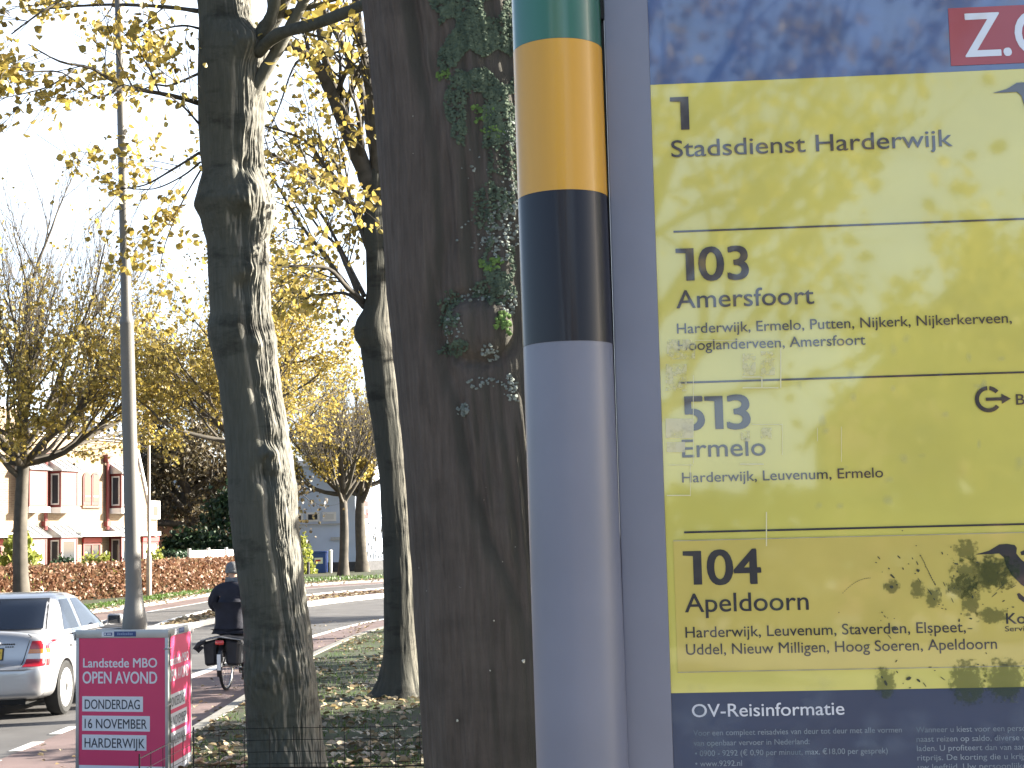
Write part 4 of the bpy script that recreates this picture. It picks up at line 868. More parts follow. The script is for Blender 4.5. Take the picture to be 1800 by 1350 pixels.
def quad(mb, x0, y0, x1, y1, off):
    P = [PU(x0,y1), PU(x1,y1), PU(x1,y0), PU(x0,y0)]; return mb.add([(u, off, z) for u, z in P], [(0,1,2,3)])
for q in ((1172,597,1222,632),(1170,640,1207,688),(1305,622,1328,660),(1337,618,1362,660),(1302,757,1318,776),(1337,752,1356,772)): quad(MB(), *q, -.0019).build('tape_scrap', TAPE, rt_)
THK = film('thick_tape', (.78,.72,.48), .2, .5, 60)
for q in ((1170,736,1219,770),(1172,777,1204,795)): quad(MB(), *q, -.0018).build('tape_scrap', THK, rt_)
ln = MB()
for x0, y0, x1, y1 in ((1304,662,1340,664),(1305,681,1368,683),(1338,662,1340,682),(1371,612,1373,682),(1222,598,1375,599),(1218,660,1219,815),(1176,817,1218,818),(1172,870,1214,872),(1213,815,1214,870),(1300,815,1342,817),(1374,745,1375,800),(1346,900,1348,960),(1478,750,1479,812),(1436,752,1437,776),(1322,746,1375,747)): quad(ln, x0, y0, x1, y1, -.0020)
ln.build('tape_edge', mat('tape_edge', (.74,.70,.42), .4, coat=.5), rt_)
rng = random.Random(8)
sm = None
def smear(px, py, rx, ry, m, parent, name='algae_smear', off=-.0021):
    P = [PU(px-rx,py+ry), PU(px+rx,py+ry), PU(px+rx,py-ry), PU(px-rx,py-ry)]
    o = MB().add([(u, off, z) for u, z in P], [(0,1,2,3)]).build(name, m, parent); uv = o.data.uv_layers.new()
    for i, c in enumerate(((0,0),(1,0),(1,1),(0,1))): uv.data[i].uv = c
for px, py, rx, ry in ((1698,968,24,22),(1722,1010,60,34),(1750,1005,44,34),(1690,1030,30,24),(1706,1055,18,30),(1742,1082,30,16),(1700,1200,36,44),(1765,1195,40,42),(1556,1200,20,30),(1567,1030,16,14),(1612,1035,14,18),(1640,1050,16,20)): smear(px, py, rx*.95, ry*.95, ALG, rt_)
for _ in range(16): smear(rng.uniform(1200,1830), rng.uniform(1225,1345), rng.uniform(20,80), rng.uniform(15,60), HAZ, nf, 'dirt_bloom', -.0022)
for _ in range(26): smear(rng.uniform(1400,1830), rng.uniform(560,900), rng.uniform(5,13), rng.uniform(6,16), HAZ, rt_, 'dirt_bloom', -.0022)
sp = MB()
def speck(px, py, l, w_, ang):
    a = R(ang); n_ = 6; P = []
    for i in range(n_):
        q = 2*math.pi*i/n_; x, y = l*math.cos(q)*rng.uniform(.7,1.2), w_*math.sin(q)*rng.uniform(.7,1.2); P.append(PU(px+x*math.cos(a)-y*math.sin(a), py+x*math.sin(a)+y*math.cos(a)))
    sp.add([(u, -.0023, z) for u, z in P], [tuple(range(n_))])
Z5 = lambda x, y: (1460+x/4.218, 920+y/4.218)
for x, y, l, w_, a in ((355,255,4,1.2,50),(335,290,2,1,20),(505,250,5,1.2,45),(430,335,2,1.2,40),(380,360,1,.8,0),(535,335,2.5,1.2,70),(575,300,1.5,1,0),(605,260,3,1,60),(640,295,4,.9,65),(665,240,1.6,1.4,0),(632,165,1,1,0),(455,390,6,1.8,40),(450,470,4,3,20),(490,455,2,1.4,0),(405,455,1,.8,0),(645,350,4,3,30),(625,372,1.4,1.2,0),(655,420,6,.7,55),(735,510,8,1.4,55),(765,560,3,1,60),(890,175,1.4,1.3,0),(825,220,3,1.4,70),(865,232,1,.7,0),(910,390,3,1,80),(935,355,2,1.2,70),(930,300,5,1.6,10),(1085,290,3,1.2,10),(840,450,5,.8,65),(870,490,3,.9,60),(900,570,5,.7,65),(800,600,2,1,10),(830,605,1.4,1.2,0),(825,630,2.4,.8,0),(852,635,1.8,1.3,30),(785,500,1.6,1.2,0),(380,660,2,1.2,45),(400,690,3,.9,55),(420,700,1,.8,0),(470,705,1.2,1,0),(370,720,1,.7,0),(60,660,1.4,.9,100),(435,840,6,.7,48),(470,780,5,3.4,20),(740,825,2,1.2,30),(965,670,1.6,1.2,0),(950,720,3,1.6,90),(1035,705,3,1.4,10),(1125,600,1.3,1.1,0),(1280,575,3,1.2,-30),(1350,620,3,1,0),(1310,630,1.4,1,0),(485,1020,3,1,-50),(490,1100,3,1.2,60),(735,1065,4,1,-5),(770,1090,1.6,1,0),(575,1150,5,3.4,-20),(535,1185,1.4,1.1,0),(585,1218,3,1.2,0),(650,1165,5,2,40),(695,1195,6,1,55),(830,1150,6,1,38),(380,1140,3,1.6,60),(405,1180,6,3,65),(1090,1045,2,1.2,0),(1130,1050,2,1.2,0),(1290,1048,8,.9,0),(1030,780,6,.9,0),(1050,545,3,1.6,80),(1150,960,2,1,60),(1210,530,9,.8,-40),(1260,470,10,.8,-42),(1350,470,6,.9,-30),(530,55,1.8,1,0),(1430,1075,1.6,1,0),(1430,1160,1.6,1,0)):
    speck(*Z5(x, y), l, w_, a)
p0 = Z5(665,240); p1 = Z5(770,450)
for i in range(14): t = i/13; speck(p0[0]+(p1[0]-p0[0])*t+rng.uniform(-.5,.5), p0[1]+(p1[1]-p0[1])*t, 2.4, .55+.7*t, 62)
for i in range(16): t = i/15; q = Z5(90+200*t, 515-110*(1-(1-t)**2)); speck(q[0], q[1], 1.8, .45, -35+20*t)
for _ in range(60): q = Z5(rng.uniform(880,1320), rng.uniform(290,520)); speck(q[0], q[1], rng.uniform(.5,1.6), rng.uniform(.4,1), rng.uniform(0,180))
sp.build('paint_speck', mat('old_paint_speck', (.05,.055,.035), .7), rt_)

# ------------------------------------------------------------------ lamp posts
LP = empty('lamp_post', (-3.10,12.86,.1), 'tall grey street lamp post with the pink advertising boards strapped round its foot', 'lamp post')
def lz(z): return Vector((-3.174-.0266*(z-1.256)+3.10, 0, z-.1))
MB().tube([lz(z) for z in (.1,1.24,1.31,1.36,1.42,1.50,1.58,2.0,3.82,3.825,3.85,3.87,3.9,6.6,9.2)], [.102,.102,.101,.098,.089,.075,.067,.063,.057,.060,.060,.052,.045,.031,.026], 28).build('pole', M['lampm'], LP, angle=35)
MB().box(lz(.65)+Vector((0,-.101,0)), (.09,.008,.42), None, .003).build('service_door', M['lampm'], LP)
ar = MB().tube([lz(9.15), lz(9.5)+Vector((-.1,0,0)), lz(9.6)+Vector((-.5,.0,0)), lz(9.62)+Vector((-1.1,0,0))], [.028,.028,.026,.024], 10).build('arm', M['lampm'], LP, True)
MB().box(lz(9.62)+Vector((-1.45,0,0)), (.75,.26,.13), None, .05).build('lamp_head', M['steel'], ar, True)
L2 = empty('lamp_post', (-13.55,57.0,.1), 'thin distant light post rising from the grass strip before the copper hedge', 'lamp post')
MB().tube([(0,0,0),(0,0,1.45),(0,0,1.6),(0,0,9.6)], [.10,.10,.065,.045], 14).build('pole', mat('pale_pole', (.42,.34,.27), .5, var=.1), L2, angle=35)
MB().lathe([(.05,9.6),(.24,9.7),(.26,9.8),(.1,9.95)], n=16).build('lamp_head', M['steel'], L2, angle=40)

# ------------------------------------------------------------------ advertising boards round the lamp post
AB = empty('advertising_board', (-2.8049,12.45,.1), 'pink poster boards strapped round the foot of the grey lamp post', 'advertising board', R(-16.5))
PINK = mat('pink_poster', (.62,.035,.13), .5, var=.04, scale=2, coat=.2, coat_r=.25); BOXW = mat('poster_white', (.66,.68,.74), .5, coat=.3, coat_r=.2); TXD = mat('poster_dark_ink', (.03,.035,.05), .5); STK = mat('sticker_blue', (.03,.06,.19), .5)
def board(org, rot, label, front):
    b = MB().span((0,-.012,.02),(.028,.012,1.185), .003).span((.812,-.012,.02),(.84,.012,1.185), .003).span((-.004,-.014,1.12),(.844,.014,1.185), .004).span((0,-.012,-.02),(.84,.012,.019), .003).span((.0285,-.004,.02),(.8115,.010,1.119)).build('board', M['alu'], AB, angle=30)
    b.location = org; b.rotation_euler = (0, 0, rot); b['label'] = label
    MB().span((.0285,-.0065,.105),(.8115,-.0045,1.1185)).build('poster', PINK, b)
    MB().span((.0285,-.0065,.02),(.8115,-.0045,.1045)).build('poster_foot', BOXW, b)
    lettering('lettering', b, BOXW, [('Landstede MBO', .066, .885, .072, .672, .016), ('OPEN AVOND', .062, .757, .092, .676, .016)], -.0074)
    for z0, x1, s, wd, capz in ((.532,.612,'DONDERDAG',.502,.553),(.378,.674,'16 NOVEMBER',.566,.399),(.227,.643,'HARDERWIJK',.546,.246)):
        MB().span((.058,-.0082,z0),(x1,-.0067,z0+.121)).build('date_box', BOXW, b); lettering('date_lettering', b, TXD, [(s, .082, capz, .074, wd, .008)], -.0090)
    for x0, x1 in ((.242,.352),(.356,.553)):
        MB().span((x0,-.017,1.131),(x1,-.0142,1.172)).build('sticker', STK if x0 > .3 else BOXW, b)
    MB().span((.262,-.0185,1.139),(.338,-.0172,1.164)).build('sticker', STK, b)
    mk = MB().span((.29,-.0198,1.147),(.33,-.0187,1.156)); mk.lathe([(.008,-.0198),(.008,-.0187)], (.274,0,1.1515), 12, 'Y'); mk.build('sticker_mark', BOXW, b)
    mk = MB()
    for i in range(9): mk.span((.385+.016*i,-.0184,1.143),(.396+.016*i,-.0172,1.160 if i % 3 else 1.164))
    mk.build('sticker_mark', mat('sticker_text', (.20,.26,.42), .5), b)
    MB().span((.02,-.0165,1.142),(.05,-.0142,1.158), .001).span((-.02,-.02,1.10),(-.0045,.02,1.16), .003).build('catch', M['alu'], b)
    return b
board((-.836,0,0), 0, 'front board facing the camera', True)
board((-.025*math.cos(R(16.5))-.04*math.sin(R(16.5)), .04*math.cos(R(16.5))-.025*math.sin(R(16.5)), 0), R(89+16.5), 'side board seen edge on', False)
bx = Vector((-.836,.03,0)); ex = Vector((-.26,.845,0)); board(ex, math.atan2((bx-ex).y, (bx-ex).x), 'rear board facing the road', False)
MB().tube([(-.006,.02,.06),(-.006,.02,1.15)], .014, 8).build('hinge_cord', mat('dark_green_cord', (.02,.045,.03), .7, var=.3), AB)
MB().tube([(-.03,-.014,1.03),(.0,-.02,1.035),(.012,.03,1.035)], .006, 6).tube([(-.02,-.012,.56),(.0,-.018,.58),(.012,.03,.60)], .005, 6).build('cable_tie', M['alu'], AB)

# ------------------------------------------------------------------ wire mesh fence in front
WFm = mat('galvanised_wire', (.012,.012,.014), .95, spec=.1); mb = MB()
f0, f1, f2 = Vector((-1.50,6.15,0)), Vector((-1.465,7.0,0)), Vector((.45,7.05,0)); FT = 1.02; rng = random.Random(2)
def sag(p, z): return Vector((p.x, p.y+.008*nz(p.x*3, z*4, 1), z+.010*nz(p.x*1.3, p.y, 4)))
for a, b, n_ in ((f0, f1, 5), (f1, f2, 17)):
    for i in range(n_+1):
        p = a.lerp(b, i/n_); mb.tube([sag(p, z)+Vector((rng.uniform(-.004,.004),0,0)) for z in (0,.25,.5,.75,FT+rng.uniform(-.0,.012))], .0018, 5)
    for k in range(20):
        z = FT-.052*k; mb.tube([sag(a.lerp(b, t/8), z) for t in range(9)], .0024 if k in (0,) and a is f0 else .0014, 5)
mb.tube([sag(f1.lerp(f2, t/8), FT-.175) for t in range(9)], .0035, 6)
for p in (f0, f1, f2): mb.tube([p, p+Vector((0,0,FT+.02))], .0035, 8)
for v in range(len(mb.v)): mb.v[v] = tuple(Vector(mb.v[v])-f1)
wf = mb.build('wire_fence', WFm); wf.location = f1+Vector((0,0,.1)); tag(wf, 'low thin wire mesh fence with a corner, in front of the maple trunks', 'fence')
tgm = MB().box((0,0,0), (.035,.004,.05), None, .001).build('wire_tag', mat('blue_tag', (.03,.08,.35), .5)); tgm.parent = wf; tgm.location = (f0-f1)+Vector((.03,-.01,FT-.07))
# ------------------------------------------------------------------ silver car
CAR = empty('parked_car', (-6.235,17.62,0), 'silver saloon car driving off in the road lane beside the pink boards', 'car', R(-.6))
CAR.name = 'silver_car'
PAINT = mat('silver_paint', (.42,.42,.43), .28, metal=.4, coat=.8, coat_r=.06); CGL = mat('car_glass', (.012,.016,.026), .03, spec=.6); TRIM = mat('dark_trim', (.02,.02,.022), .5); UNDER = mat('underbody', (.008,.008,.008), .9)
st = [  # y, half width low/mid/shoulder, z bottom, z mid, z shoulder, z centre
 (.00,.50,.58,.55,.33,.44,.56,.575),(.02,.66,.70,.66,.29,.44,.60,.615),(.07,.76,.795,.755,.26,.46,.635,.645),(.13,.80,.835,.79,.24,.48,.655,.66),(.15,.80,.835,.78,.24,.50,.76,.78),(.18,.80,.84,.765,.24,.52,.86,.90),
 (.215,.805,.845,.75,.24,.55,.93,.99),(.26,.81,.85,.745,.23,.56,.95,1.03),(.34,.81,.852,.75,.22,.57,.955,1.035),(.55,.815,.855,.76,.21,.58,.955,1.02),(.9,.82,.855,.775,.19,.58,.95,1.0),(1.4,.82,.855,.785,.18,.58,.94,.98),(2.0,.82,.855,.79,.18,.58,.925,.96),
 (2.7,.82,.855,.785,.18,.57,.90,.94),(3.1,.815,.85,.77,.19,.56,.87,.93),(3.5,.81,.84,.74,.20,.54,.80,.87),(3.9,.76,.80,.68,.21,.50,.71,.78),(4.1,.66,.70,.60,.23,.46,.62,.68),(4.17,.5,.54,.48,.26,.44,.54,.58)]
V = []; Fc = []; nr = 18
for y, a, b, c, zb_, zm, zs, zc in st:
    half = [(0,zb_),(a*.6,zb_),(a,zb_+.02),(a+(b-a)*.7,zb_+(zm-zb_)*.5),(b,zm),(b-.003,zm+(zs-zm)*.4),(b-(b-c)*.45,zm+(zs-zm)*.78),(c,zs),(c*.72,zs+(zc-zs)*.65),(0,zc)]
    ring = [(x, y, z) for x, z in half]+[(-x, y, z) for x, z in half[-2:0:-1]]
    V += ring
nr = len(V)//len(st)
for i in range(len(st)-1):
    for j in range(nr): Fc.append((i*nr+j, i*nr+(j+1) % nr, (i+1)*nr+(j+1) % nr, (i+1)*nr+j))
Fc.append(tuple(range(nr))[::-1]); Fc.append(tuple((len(st)-1)*nr+j for j in range(nr)))
body = MB().add(V, Fc).build('body', PAINT, CAR)
ss = body.modifiers.new('s', 'SUBSURF'); ss.levels = 2; ss.render_levels = 2
WY = (.86, 3.47); cuts = []
for wy in WY:
    for sx in (-1, 1):
        cu = MB().lathe([(.345,-.16),(.345,.16)], (sx*.80, wy, .315), 40, 'X').build('arch_cutter', UNDER, CAR); cuts.append(cu)
        md_ = body.modifiers.new('b', 'BOOLEAN'); md_.operation = 'DIFFERENCE'; md_.object = cu; md_.solver = 'EXACT'
bpy.context.view_layer.update(); bake(body)
for cu in cuts: me_ = cu.data; bpy.data.objects.remove(cu); bpy.data.meshes.remove(me_)
body.data.polygons.foreach_set('use_smooth', [True]*len(body.data.polygons)); body.data.set_sharp_from_angle(angle=R(38))
# cabin as horizontal slices
sl = [(.93,.42,3.12,.795),(1.0,.50,2.98,.765),(1.1,.66,2.74,.725),(1.2,.83,2.52,.685),(1.3,1.02,2.30,.64),(1.36,1.16,2.14,.605),(1.40,1.32,1.98,.55),(1.422,1.50,1.80,.44)]
def cab(z):
    for i in range(len(sl)-1):
        if sl[i][0] <= z <= sl[i+1][0]:
            t = (z-sl[i][0])/(sl[i+1][0]-sl[i][0]); return [sl[i][k]*(1-t)+sl[i+1][k]*t for k in range(1, 4)]
    return sl[-1][1:]
V = []; Fc = []; N = 36
for z, y0, y1, wd in sl:
    cy, hy = (y0+y1)/2, (y1-y0)/2
    for j in range(N):
        q = 2*math.pi*j/N; c, s = math.cos(q), math.sin(q); p = .32
        V.append((wd*math.copysign(abs(c)**p, c), cy+hy*math.copysign(abs(s)**p, s), z))
for i in range(len(sl)-1):
    for j in range(N): Fc.append((i*N+j, i*N+(j+1) % N, (i+1)*N+(j+1) % N, (i+1)*N+j))
Fc.append(tuple((len(sl)-1)*N+j for j in range(N)))
cabin = MB().add(V, Fc).build('cabin', PAINT, CAR, angle=50)
def glass(name, fn, nu, nv, parent=CAR, m=CGL):
    V = [fn(u/nu, v/nv) for v in range(nv+1) for u in range(nu+1)]
    return MB().add(V, [(v*(nu+1)+u, v*(nu+1)+u+1, (v+1)*(nu+1)+u+1, (v+1)*(nu+1)+u) for v in range(nv) for u in range(nu)]).build(name, m, parent, True)
def rearw(off, gx, z0, z1):
    def fn(u, v):
        z = z0+(z1-z0)*v; y0, y1, wd = cab(z); x = (u-.5)*2*(wd*gx); q = abs(x)/wd; return (x, (y0+y1)/2-(y1-y0)/2*(1-q**6.2)**.16-off, z)
    return fn
glass('rear_window', rearw(.008, .86, 1.025, 1.345), 20, 8); glass('window_seal', rearw(.004, .90, 1.01, 1.36), 20, 8, CAR, TRIM)
def sidew(sx, ya, yb, ta, tb, z0, z1, off):
    def fn(u, v):
        z = z0+(z1-z0)*v; a = ya+(ta-ya)*v; b = yb+(tb-yb)*v; y = a+(b-a)*u; y0, y1, wd = cab(z); q = abs(y-(y0+y1)/2)/((y1-y0)/2); return (sx*(wd*max(.05,(1-min(.999,q)**6.2))**.16+off), y, z)
    return fn
for sx in (1, -1):
    for ya, yb, ta, tb in ((1.02,1.62,1.30,1.60),(1.74,2.74,1.72,2.18)):
        glass('side_window', sidew(sx, ya, yb, ta, tb, .985, 1.335, .008), 10, 8); 
    glass('window_seal', sidew(sx, .93, 2.82, 1.22, 2.24, .968, 1.355, .004), 24, 8, CAR, TRIM if sx < 0 else PAINT)
    mi = MB().box((sx*.96,2.62,1.02), (.2,.11,.14), None, .04).tube([(sx*.80,2.66,.97),(sx*.90,2.64,1.0)], .03, 8).build('mirror', PAINT, CAR, True); MB().box((sx*.96,2.562,1.02), (.15,.006,.10), None, .002).build('mirror_glass', CGL, mi)
    for y in (1.15, 2.1): MB().box((sx*.856,y+.0,.80), (.03,.16,.028), None, .01).build('door_handle', PAINT, CAR, True)
glass('windscreen', lambda u, v: (lambda z: (lambda c: ((u-.5)*2*c[2]*.86, (c[0]+c[1])/2+(c[1]-c[0])/2*(1-(abs(u-.5)*2*.86)**6.2)**.16+.008, z))(cab(z)))(.97+.37*v), 16, 8)
# tail lamps wrap round the corner
TR = mat('lamp_red', (.36,.012,.02), .15, coat=1); TO = mat('lamp_amber', (.55,.16,.01), .15, coat=1); TWm = mat('lamp_clear', (.62,.60,.58), .15, coat=1)
def bodyx(y, z):                           # half width of the body at y, z
    for i in range(len(st)-1):
        if st[i][0] <= y <= st[i+1][0]:
            t = (y-st[i][0])/(st[i+1][0]-st[i][0]); q = [st[i][k]*(1-t)+st[i+1][k]*t for k in range(8)]; b, c, zm, zs = q[2], q[3], q[5], q[6]
            if z <= zm: return b
            w_ = (z-zm)/max(.01, zs-zm); return b-(b-c)*w_*w_
    return .8
from mathutils.bvhtree import BVHTree
bvh = BVHTree.FromPolygons([v.co.copy() for v in body.data.vertices], [tuple(p.vertices) for p in body.data.polygons])
def hit(o, d, off=.007):
    q = bvh.ray_cast(Vector(o), Vector(d)); return (q[0]-Vector(d)*off) if q[0] is not None else None
for sx in (1, -1):
    def tl(z0, z1, m_, name):
        def fn(u, v):
            z = z0+(z1-z0)*v; xi = .595+.065*(z-.62)/.28
            if u < .5:
                x = xi+(.80-xi)*(u/.5); p = hit((sx*x,-1,z), (0,1,0))
            else:
                c0 = hit((sx*.80,-1,z), (0,1,0)); y0 = c0.y if c0 else .2; t = (u-.5)/.5; p = hit((sx*2, y0+.03+t*(.10-.15*abs(z-.76)), z), (-sx,0,0))
            return p if p else Vector((sx*.82,.2,z))
        return glass(name, fn, 20, 5, CAR, m_)
    tl(.625,.705,TR,'tail_lamp'); tl(.707,.765,TWm,'tail_lamp'); tl(.767,.815,TO,'tail_lamp'); tl(.817,.905,TR,'tail_lamp')
def rear(x, z, off=.004):
    p = hit((x,-1,z), (0,1,0), off); return p if p else Vector((x,.1,z))
# boot lid shut lines, handle, badge strokes, plate, wiper, bumper strip
yb_ = lambda z: .145+(z-.68)*.235
ll = MB()
for sx in (1, -1): ll.tube([rear(sx*(.565+.065*(z-.62)/.28), z, 0) for z in (.60,.66,.72,.78,.84,.90,.95,.985)], .006, 5)
ll.tube([rear(-.56+1.12*i/12, .60, 0) for i in range(13)], .006, 5)
ll.build('shut_line', TRIM, CAR)
MB().box((.0,yb_(.885)-.03,.885), (.62,.03,.032), None, .012).build('boot_handle', mat('bright_trim', (.62,.63,.66), .2, metal=.8), CAR, True)
bd = MB()
for i in range(6): bd.box((.33+.026*i, yb_(.875)-.022, .875), (.018,.004,.016))
for i in range(4): bd.box((.37+.026*i, yb_(.845)-.022, .845), (.016,.004,.012))
bd.build('badge_strokes', TRIM, CAR)
npl = MB().box((.07,yb_(.755)-.028,.765), (.53,.014,.118), Matrix.Rotation(R(-13), 3, 'X'), .004).build('number_plate', mat('plate_yellow', (.62,.42,.04), .4, var=.04), CAR)
MB().span((.30,.123,.735),(.312,.128,.797)).span((.272,.123,.735),(.284,.128,.797)).span((.284,.123,.761),(.300,.128,.771)).build('lettering', INK, npl)
MB().box((.07,yb_(.755)-.020,.765), (.56,.014,.14), Matrix.Rotation(R(-13), 3, 'X'), .006).build('plate_holder', TRIM, CAR)
MB().tube([(-.74,.075,.60),(-.62,.005,.60),(0,-.014,.60),(.62,.005,.60),(.74,.075,.60),(.815,.2,.60)], .012, 6).build('bumper_strip', PAINT, CAR, True)
MB().span((-.62,.10,.20),(.62,.6,.30)).span((-.45,.3,.17),(.45,3.8,.22)).build('underbody', UNDER, CAR)
MB().tube([(-.38,.16,.25),(-.38,.03,.245)], .028, 10).build('exhaust', M['alu'], CAR)
wpm = MB().tube([(0,.50,1.0),(.02,.56,1.045),(-.30,.60,1.07)], .010, 6).box((.0,.475,1.0), (.12,.05,.05), None, .02).build('rear_wiper', mat('wiper', (.5,.5,.5), .4), CAR, True)
MB().tube([(-.12,1.33,1.40),(-.12,1.22,1.60)], .005, 5).build('aerial', TRIM, CAR)
hd2 = MB()
for sx in (-.36, .36): hd2.box((sx,1.75,1.12), (.26,.09,.22), Matrix.Rotation(R(-12),3,'X'), .04)
hd2.build('headrest', TRIM, CAR, True)
RIM = mat('wheel_cover', (.55,.56,.57), .35, metal=.3)
for wy in WY:
    for sx in (-1, 1):
        x = sx*.775; wh = MB().lathe([(.20,-.085*sx),(.29,-.095*sx),(.312,-.07*sx),(.318,0),(.312,.07*sx),(.285,.09*sx),(.225,.078*sx)], (x,wy,.318), 40, 'X').build('wheel', M['rubber'], CAR, angle=40)
        rm = MB().lathe([(.02,.02*sx),(.05,.085*sx),(.06,.088*sx),(.16,.094*sx),(.205,.088*sx),(.23,.076*sx),(.22,.0)], (x,wy,.318), 40, 'X').build('wheel_cover', RIM, wh, angle=40)
        sb = MB()
        for k in range(10):
            q = 2*math.pi*k/10; sb.box((x+.0925*sx, wy+.135*math.cos(q), .318+.135*math.sin(q)), (.008,.05,.022), Matrix.Rotation(q, 3, 'X'), .003)
        sb.build('cover_slot', TRIM, wh)
# ------------------------------------------------------------------ bicycle, panniers and rider
BKL = Vector((-3.93,20.92,.004)); BR_ = R(-5)
BK = empty('bicycle', BKL, 'black city bicycle under the rider in the dark coat', 'bicycle', BR_)
FRM = mat('bike_frame', (.02,.02,.024), .35, coat=.5); CHR = mat('chrome', (.6,.6,.6), .2, metal=1); RW = .335
def wheel(y, x=0, rot=0):
    w_ = MB(); n_ = 40; M_ = Matrix.Translation((x,y,RW)) @ Matrix.Rotation(rot, 4, 'Z'); c = []
    for i in range(n_+1): q = 2*math.pi*i/n_; c.append(M_ @ Vector((0, .30*math.cos(q), .30*math.sin(q))))
    w_.tube(c, .010, 6)
    for i in range(18): q = 2*math.pi*i/18; w_.tube([M_ @ Vector((.025*(-1)**i, .02*math.cos(q), .02*math.sin(q))), M_ @ Vector((0,.295*math.cos(q+.3),.295*math.sin(q+.3)))], .0016, 3, False)
    w_.tube([M_ @ Vector((-.055,0,0)), M_ @ Vector((.055,0,0))], .024, 10); o = w_.build('wheel', CHR, BK, True)
    t = MB(); t.tube([M_ @ Vector((0, .315*math.cos(2*math.pi*i/n_), .315*math.sin(2*math.pi*i/n_))) for i in range(n_+1)], .021, 8); t.build('tyre', M['rubber'], o, True)
wheel(0); wheel(1.10, .075, R(-10))
MB().tube([(0,.48,.27),(0,.30,.78),(0,.27,.86)], [.018,.016,.013], 10).tube([(0,.48,.27),(.01,.88,.62)], .021, 10).tube([(0,.34,.55),(.01,.86,.72)], .014, 8).tube([(0,.84,.90),(.012,.90,.62)], .02, 10).tube([(.05,0,RW),(.05,.46,.27)], .010, 8).tube([(-.05,0,RW),(-.05,.46,.27)], .010, 8).tube([(.05,0,RW),(.0,.31,.72)], .008, 8).tube([(-.05,0,RW),(.0,.31,.72)], .008, 8).build('frame', FRM, BK, True)
MB().tube([(.075+.05,1.10,RW),(.06,.95,.60),(.012,.90,.64)], .012, 8).tube([(.075-.05,1.10,RW),(-.03,.95,.60),(.012,.90,.64)], .012, 8).build('fork', CHR, BK, True)
MB().tube([(-.27,.50,1.00),(-.24,.66,1.02),(-.10,.84,1.03),(0,.85,1.02),(.10,.84,1.03),(.24,.66,1.02),(.27,.50,1.00)], .011, 8).tube([(0,.84,.9),(0,.85,1.03)], .013, 8).build('handlebar', CHR, BK, True)
MB().box((0,.24,.895), (.22,.25,.06), None, .03).build('saddle', FRM, BK, True)
gd = MB()
for i in range(13):
    q = R(40+160*i/12); gd.v += [(-.03, -.36*math.cos(math.pi-q)*-1 if False else .365*math.cos(q), RW+.365*math.sin(q)), (.03, .365*math.cos(q), RW+.365*math.sin(q))]
gd.f = [(2*i, 2*i+1, 2*i+3, 2*i+2) for i in range(12)]; gdo = gd.build('mudguard', FRM, BK, True); gdo.modifiers.new('t', 'SOLIDIFY').thickness = .003
MB().box((0,-.372,.40), (.05,.006,.21), Matrix.Rotation(R(4),3,'X'), .002).build('mudguard_flash', mat('white_flash', (.75,.78,.82), .4), gdo)
MB().tube([(-.06,-.30,.715),(-.06,.24,.715)], .007, 6).tube([(.06,-.30,.715),(.06,.24,.715)], .007, 6).tube([(-.06,-.30,.715),(.06,-.30,.715)], .007, 6).tube([(-.05,0,RW),(-.06,-.12,.715)], .006, 6).tube([(.05,0,RW),(.06,-.12,.715)], .006, 6).build('luggage_carrier', FRM, BK, True)
MB().box((0,-.335,.655), (.12,.035,.06), None, .02).build('rear_lamp', mat('rear_lamp_red', (.55,.03,.03), .2, coat=1), BK, True)
ck = MB().tube([(.07,.48,.27),(.09,.52,.12)], .010, 8).tube([(-.07,.48,.27),(-.09,.44,.42)], .010, 8).lathe([(.09,-.003),(.09,.003)], (.06,.48,.27), 20, 'X').box((.14,.52,.115), (.09,.07,.022), None, .006).box((-.14,.44,.425), (.09,.07,.022), None, .006).build('crank', CHR, BK)
MB().tube([(-.05,-.02,RW-.02),(-.12,.0,.22),(-.13,.02,.20)], .008, 6).build('kickstand', FRM, BK, True)
PB_ = empty('pannier_bag', BKL, 'black double pannier with grey edged flap on the bicycle rear carrier', 'bag', BR_)
PAN = mat('pannier_cloth', (.022,.022,.028), .75, var=.25, scale=9)
for sx, nm_ in ((-1,'pouch'),(1,'pouch')):
    MB().add([(sx*.065,-.30,.70),(sx*.25,-.27,.66),(sx*.26,.10,.66),(sx*.065,.12,.70),(sx*.065,-.29,.36),(sx*.225,-.26,.34),(sx*.225,.06,.34),(sx*.065,.08,.36)], [(0,1,2,3),(4,7,6,5),(0,4,5,1),(1,5,6,2),(2,6,7,3),(3,7,4,0)]).build(nm_, PAN, PB_).modifiers.new('b', 'BEVEL').width = .03
MB().add([(-.27,-.30,.69),(0,-.335,.735),(.27,-.30,.69),(.27,.13,.70),(0,.14,.745),(-.27,.13,.70),(-.27,-.30,.675),(0,-.335,.72),(.27,-.30,.675),(.27,.13,.685),(0,.14,.725),(-.27,.13,.685)], [(0,1,4,5),(1,2,3,4),(6,11,10,7),(7,10,9,8),(0,6,7,1),(1,7,8,2),(2,8,9,3),(5,11,6,0),(3,9,10,4),(4,10,11,5)]).build('flap', PAN, PB_)
MB().tube([(-.272,-.302,.684),(0,-.338,.730),(.272,-.302,.684)], .009, 6).build('flap_edge', mat('grey_piping', (.22,.23,.25), .6), PB_, True)
MB().tube([(-.20,-.30,.68),(-.28,-.31,.64),(-.33,-.30,.58),(-.30,-.29,.55),(-.24,-.29,.60)], [.02,.035,.04,.03,.02], 8).build('loose_strap', PAN, PB_, True)
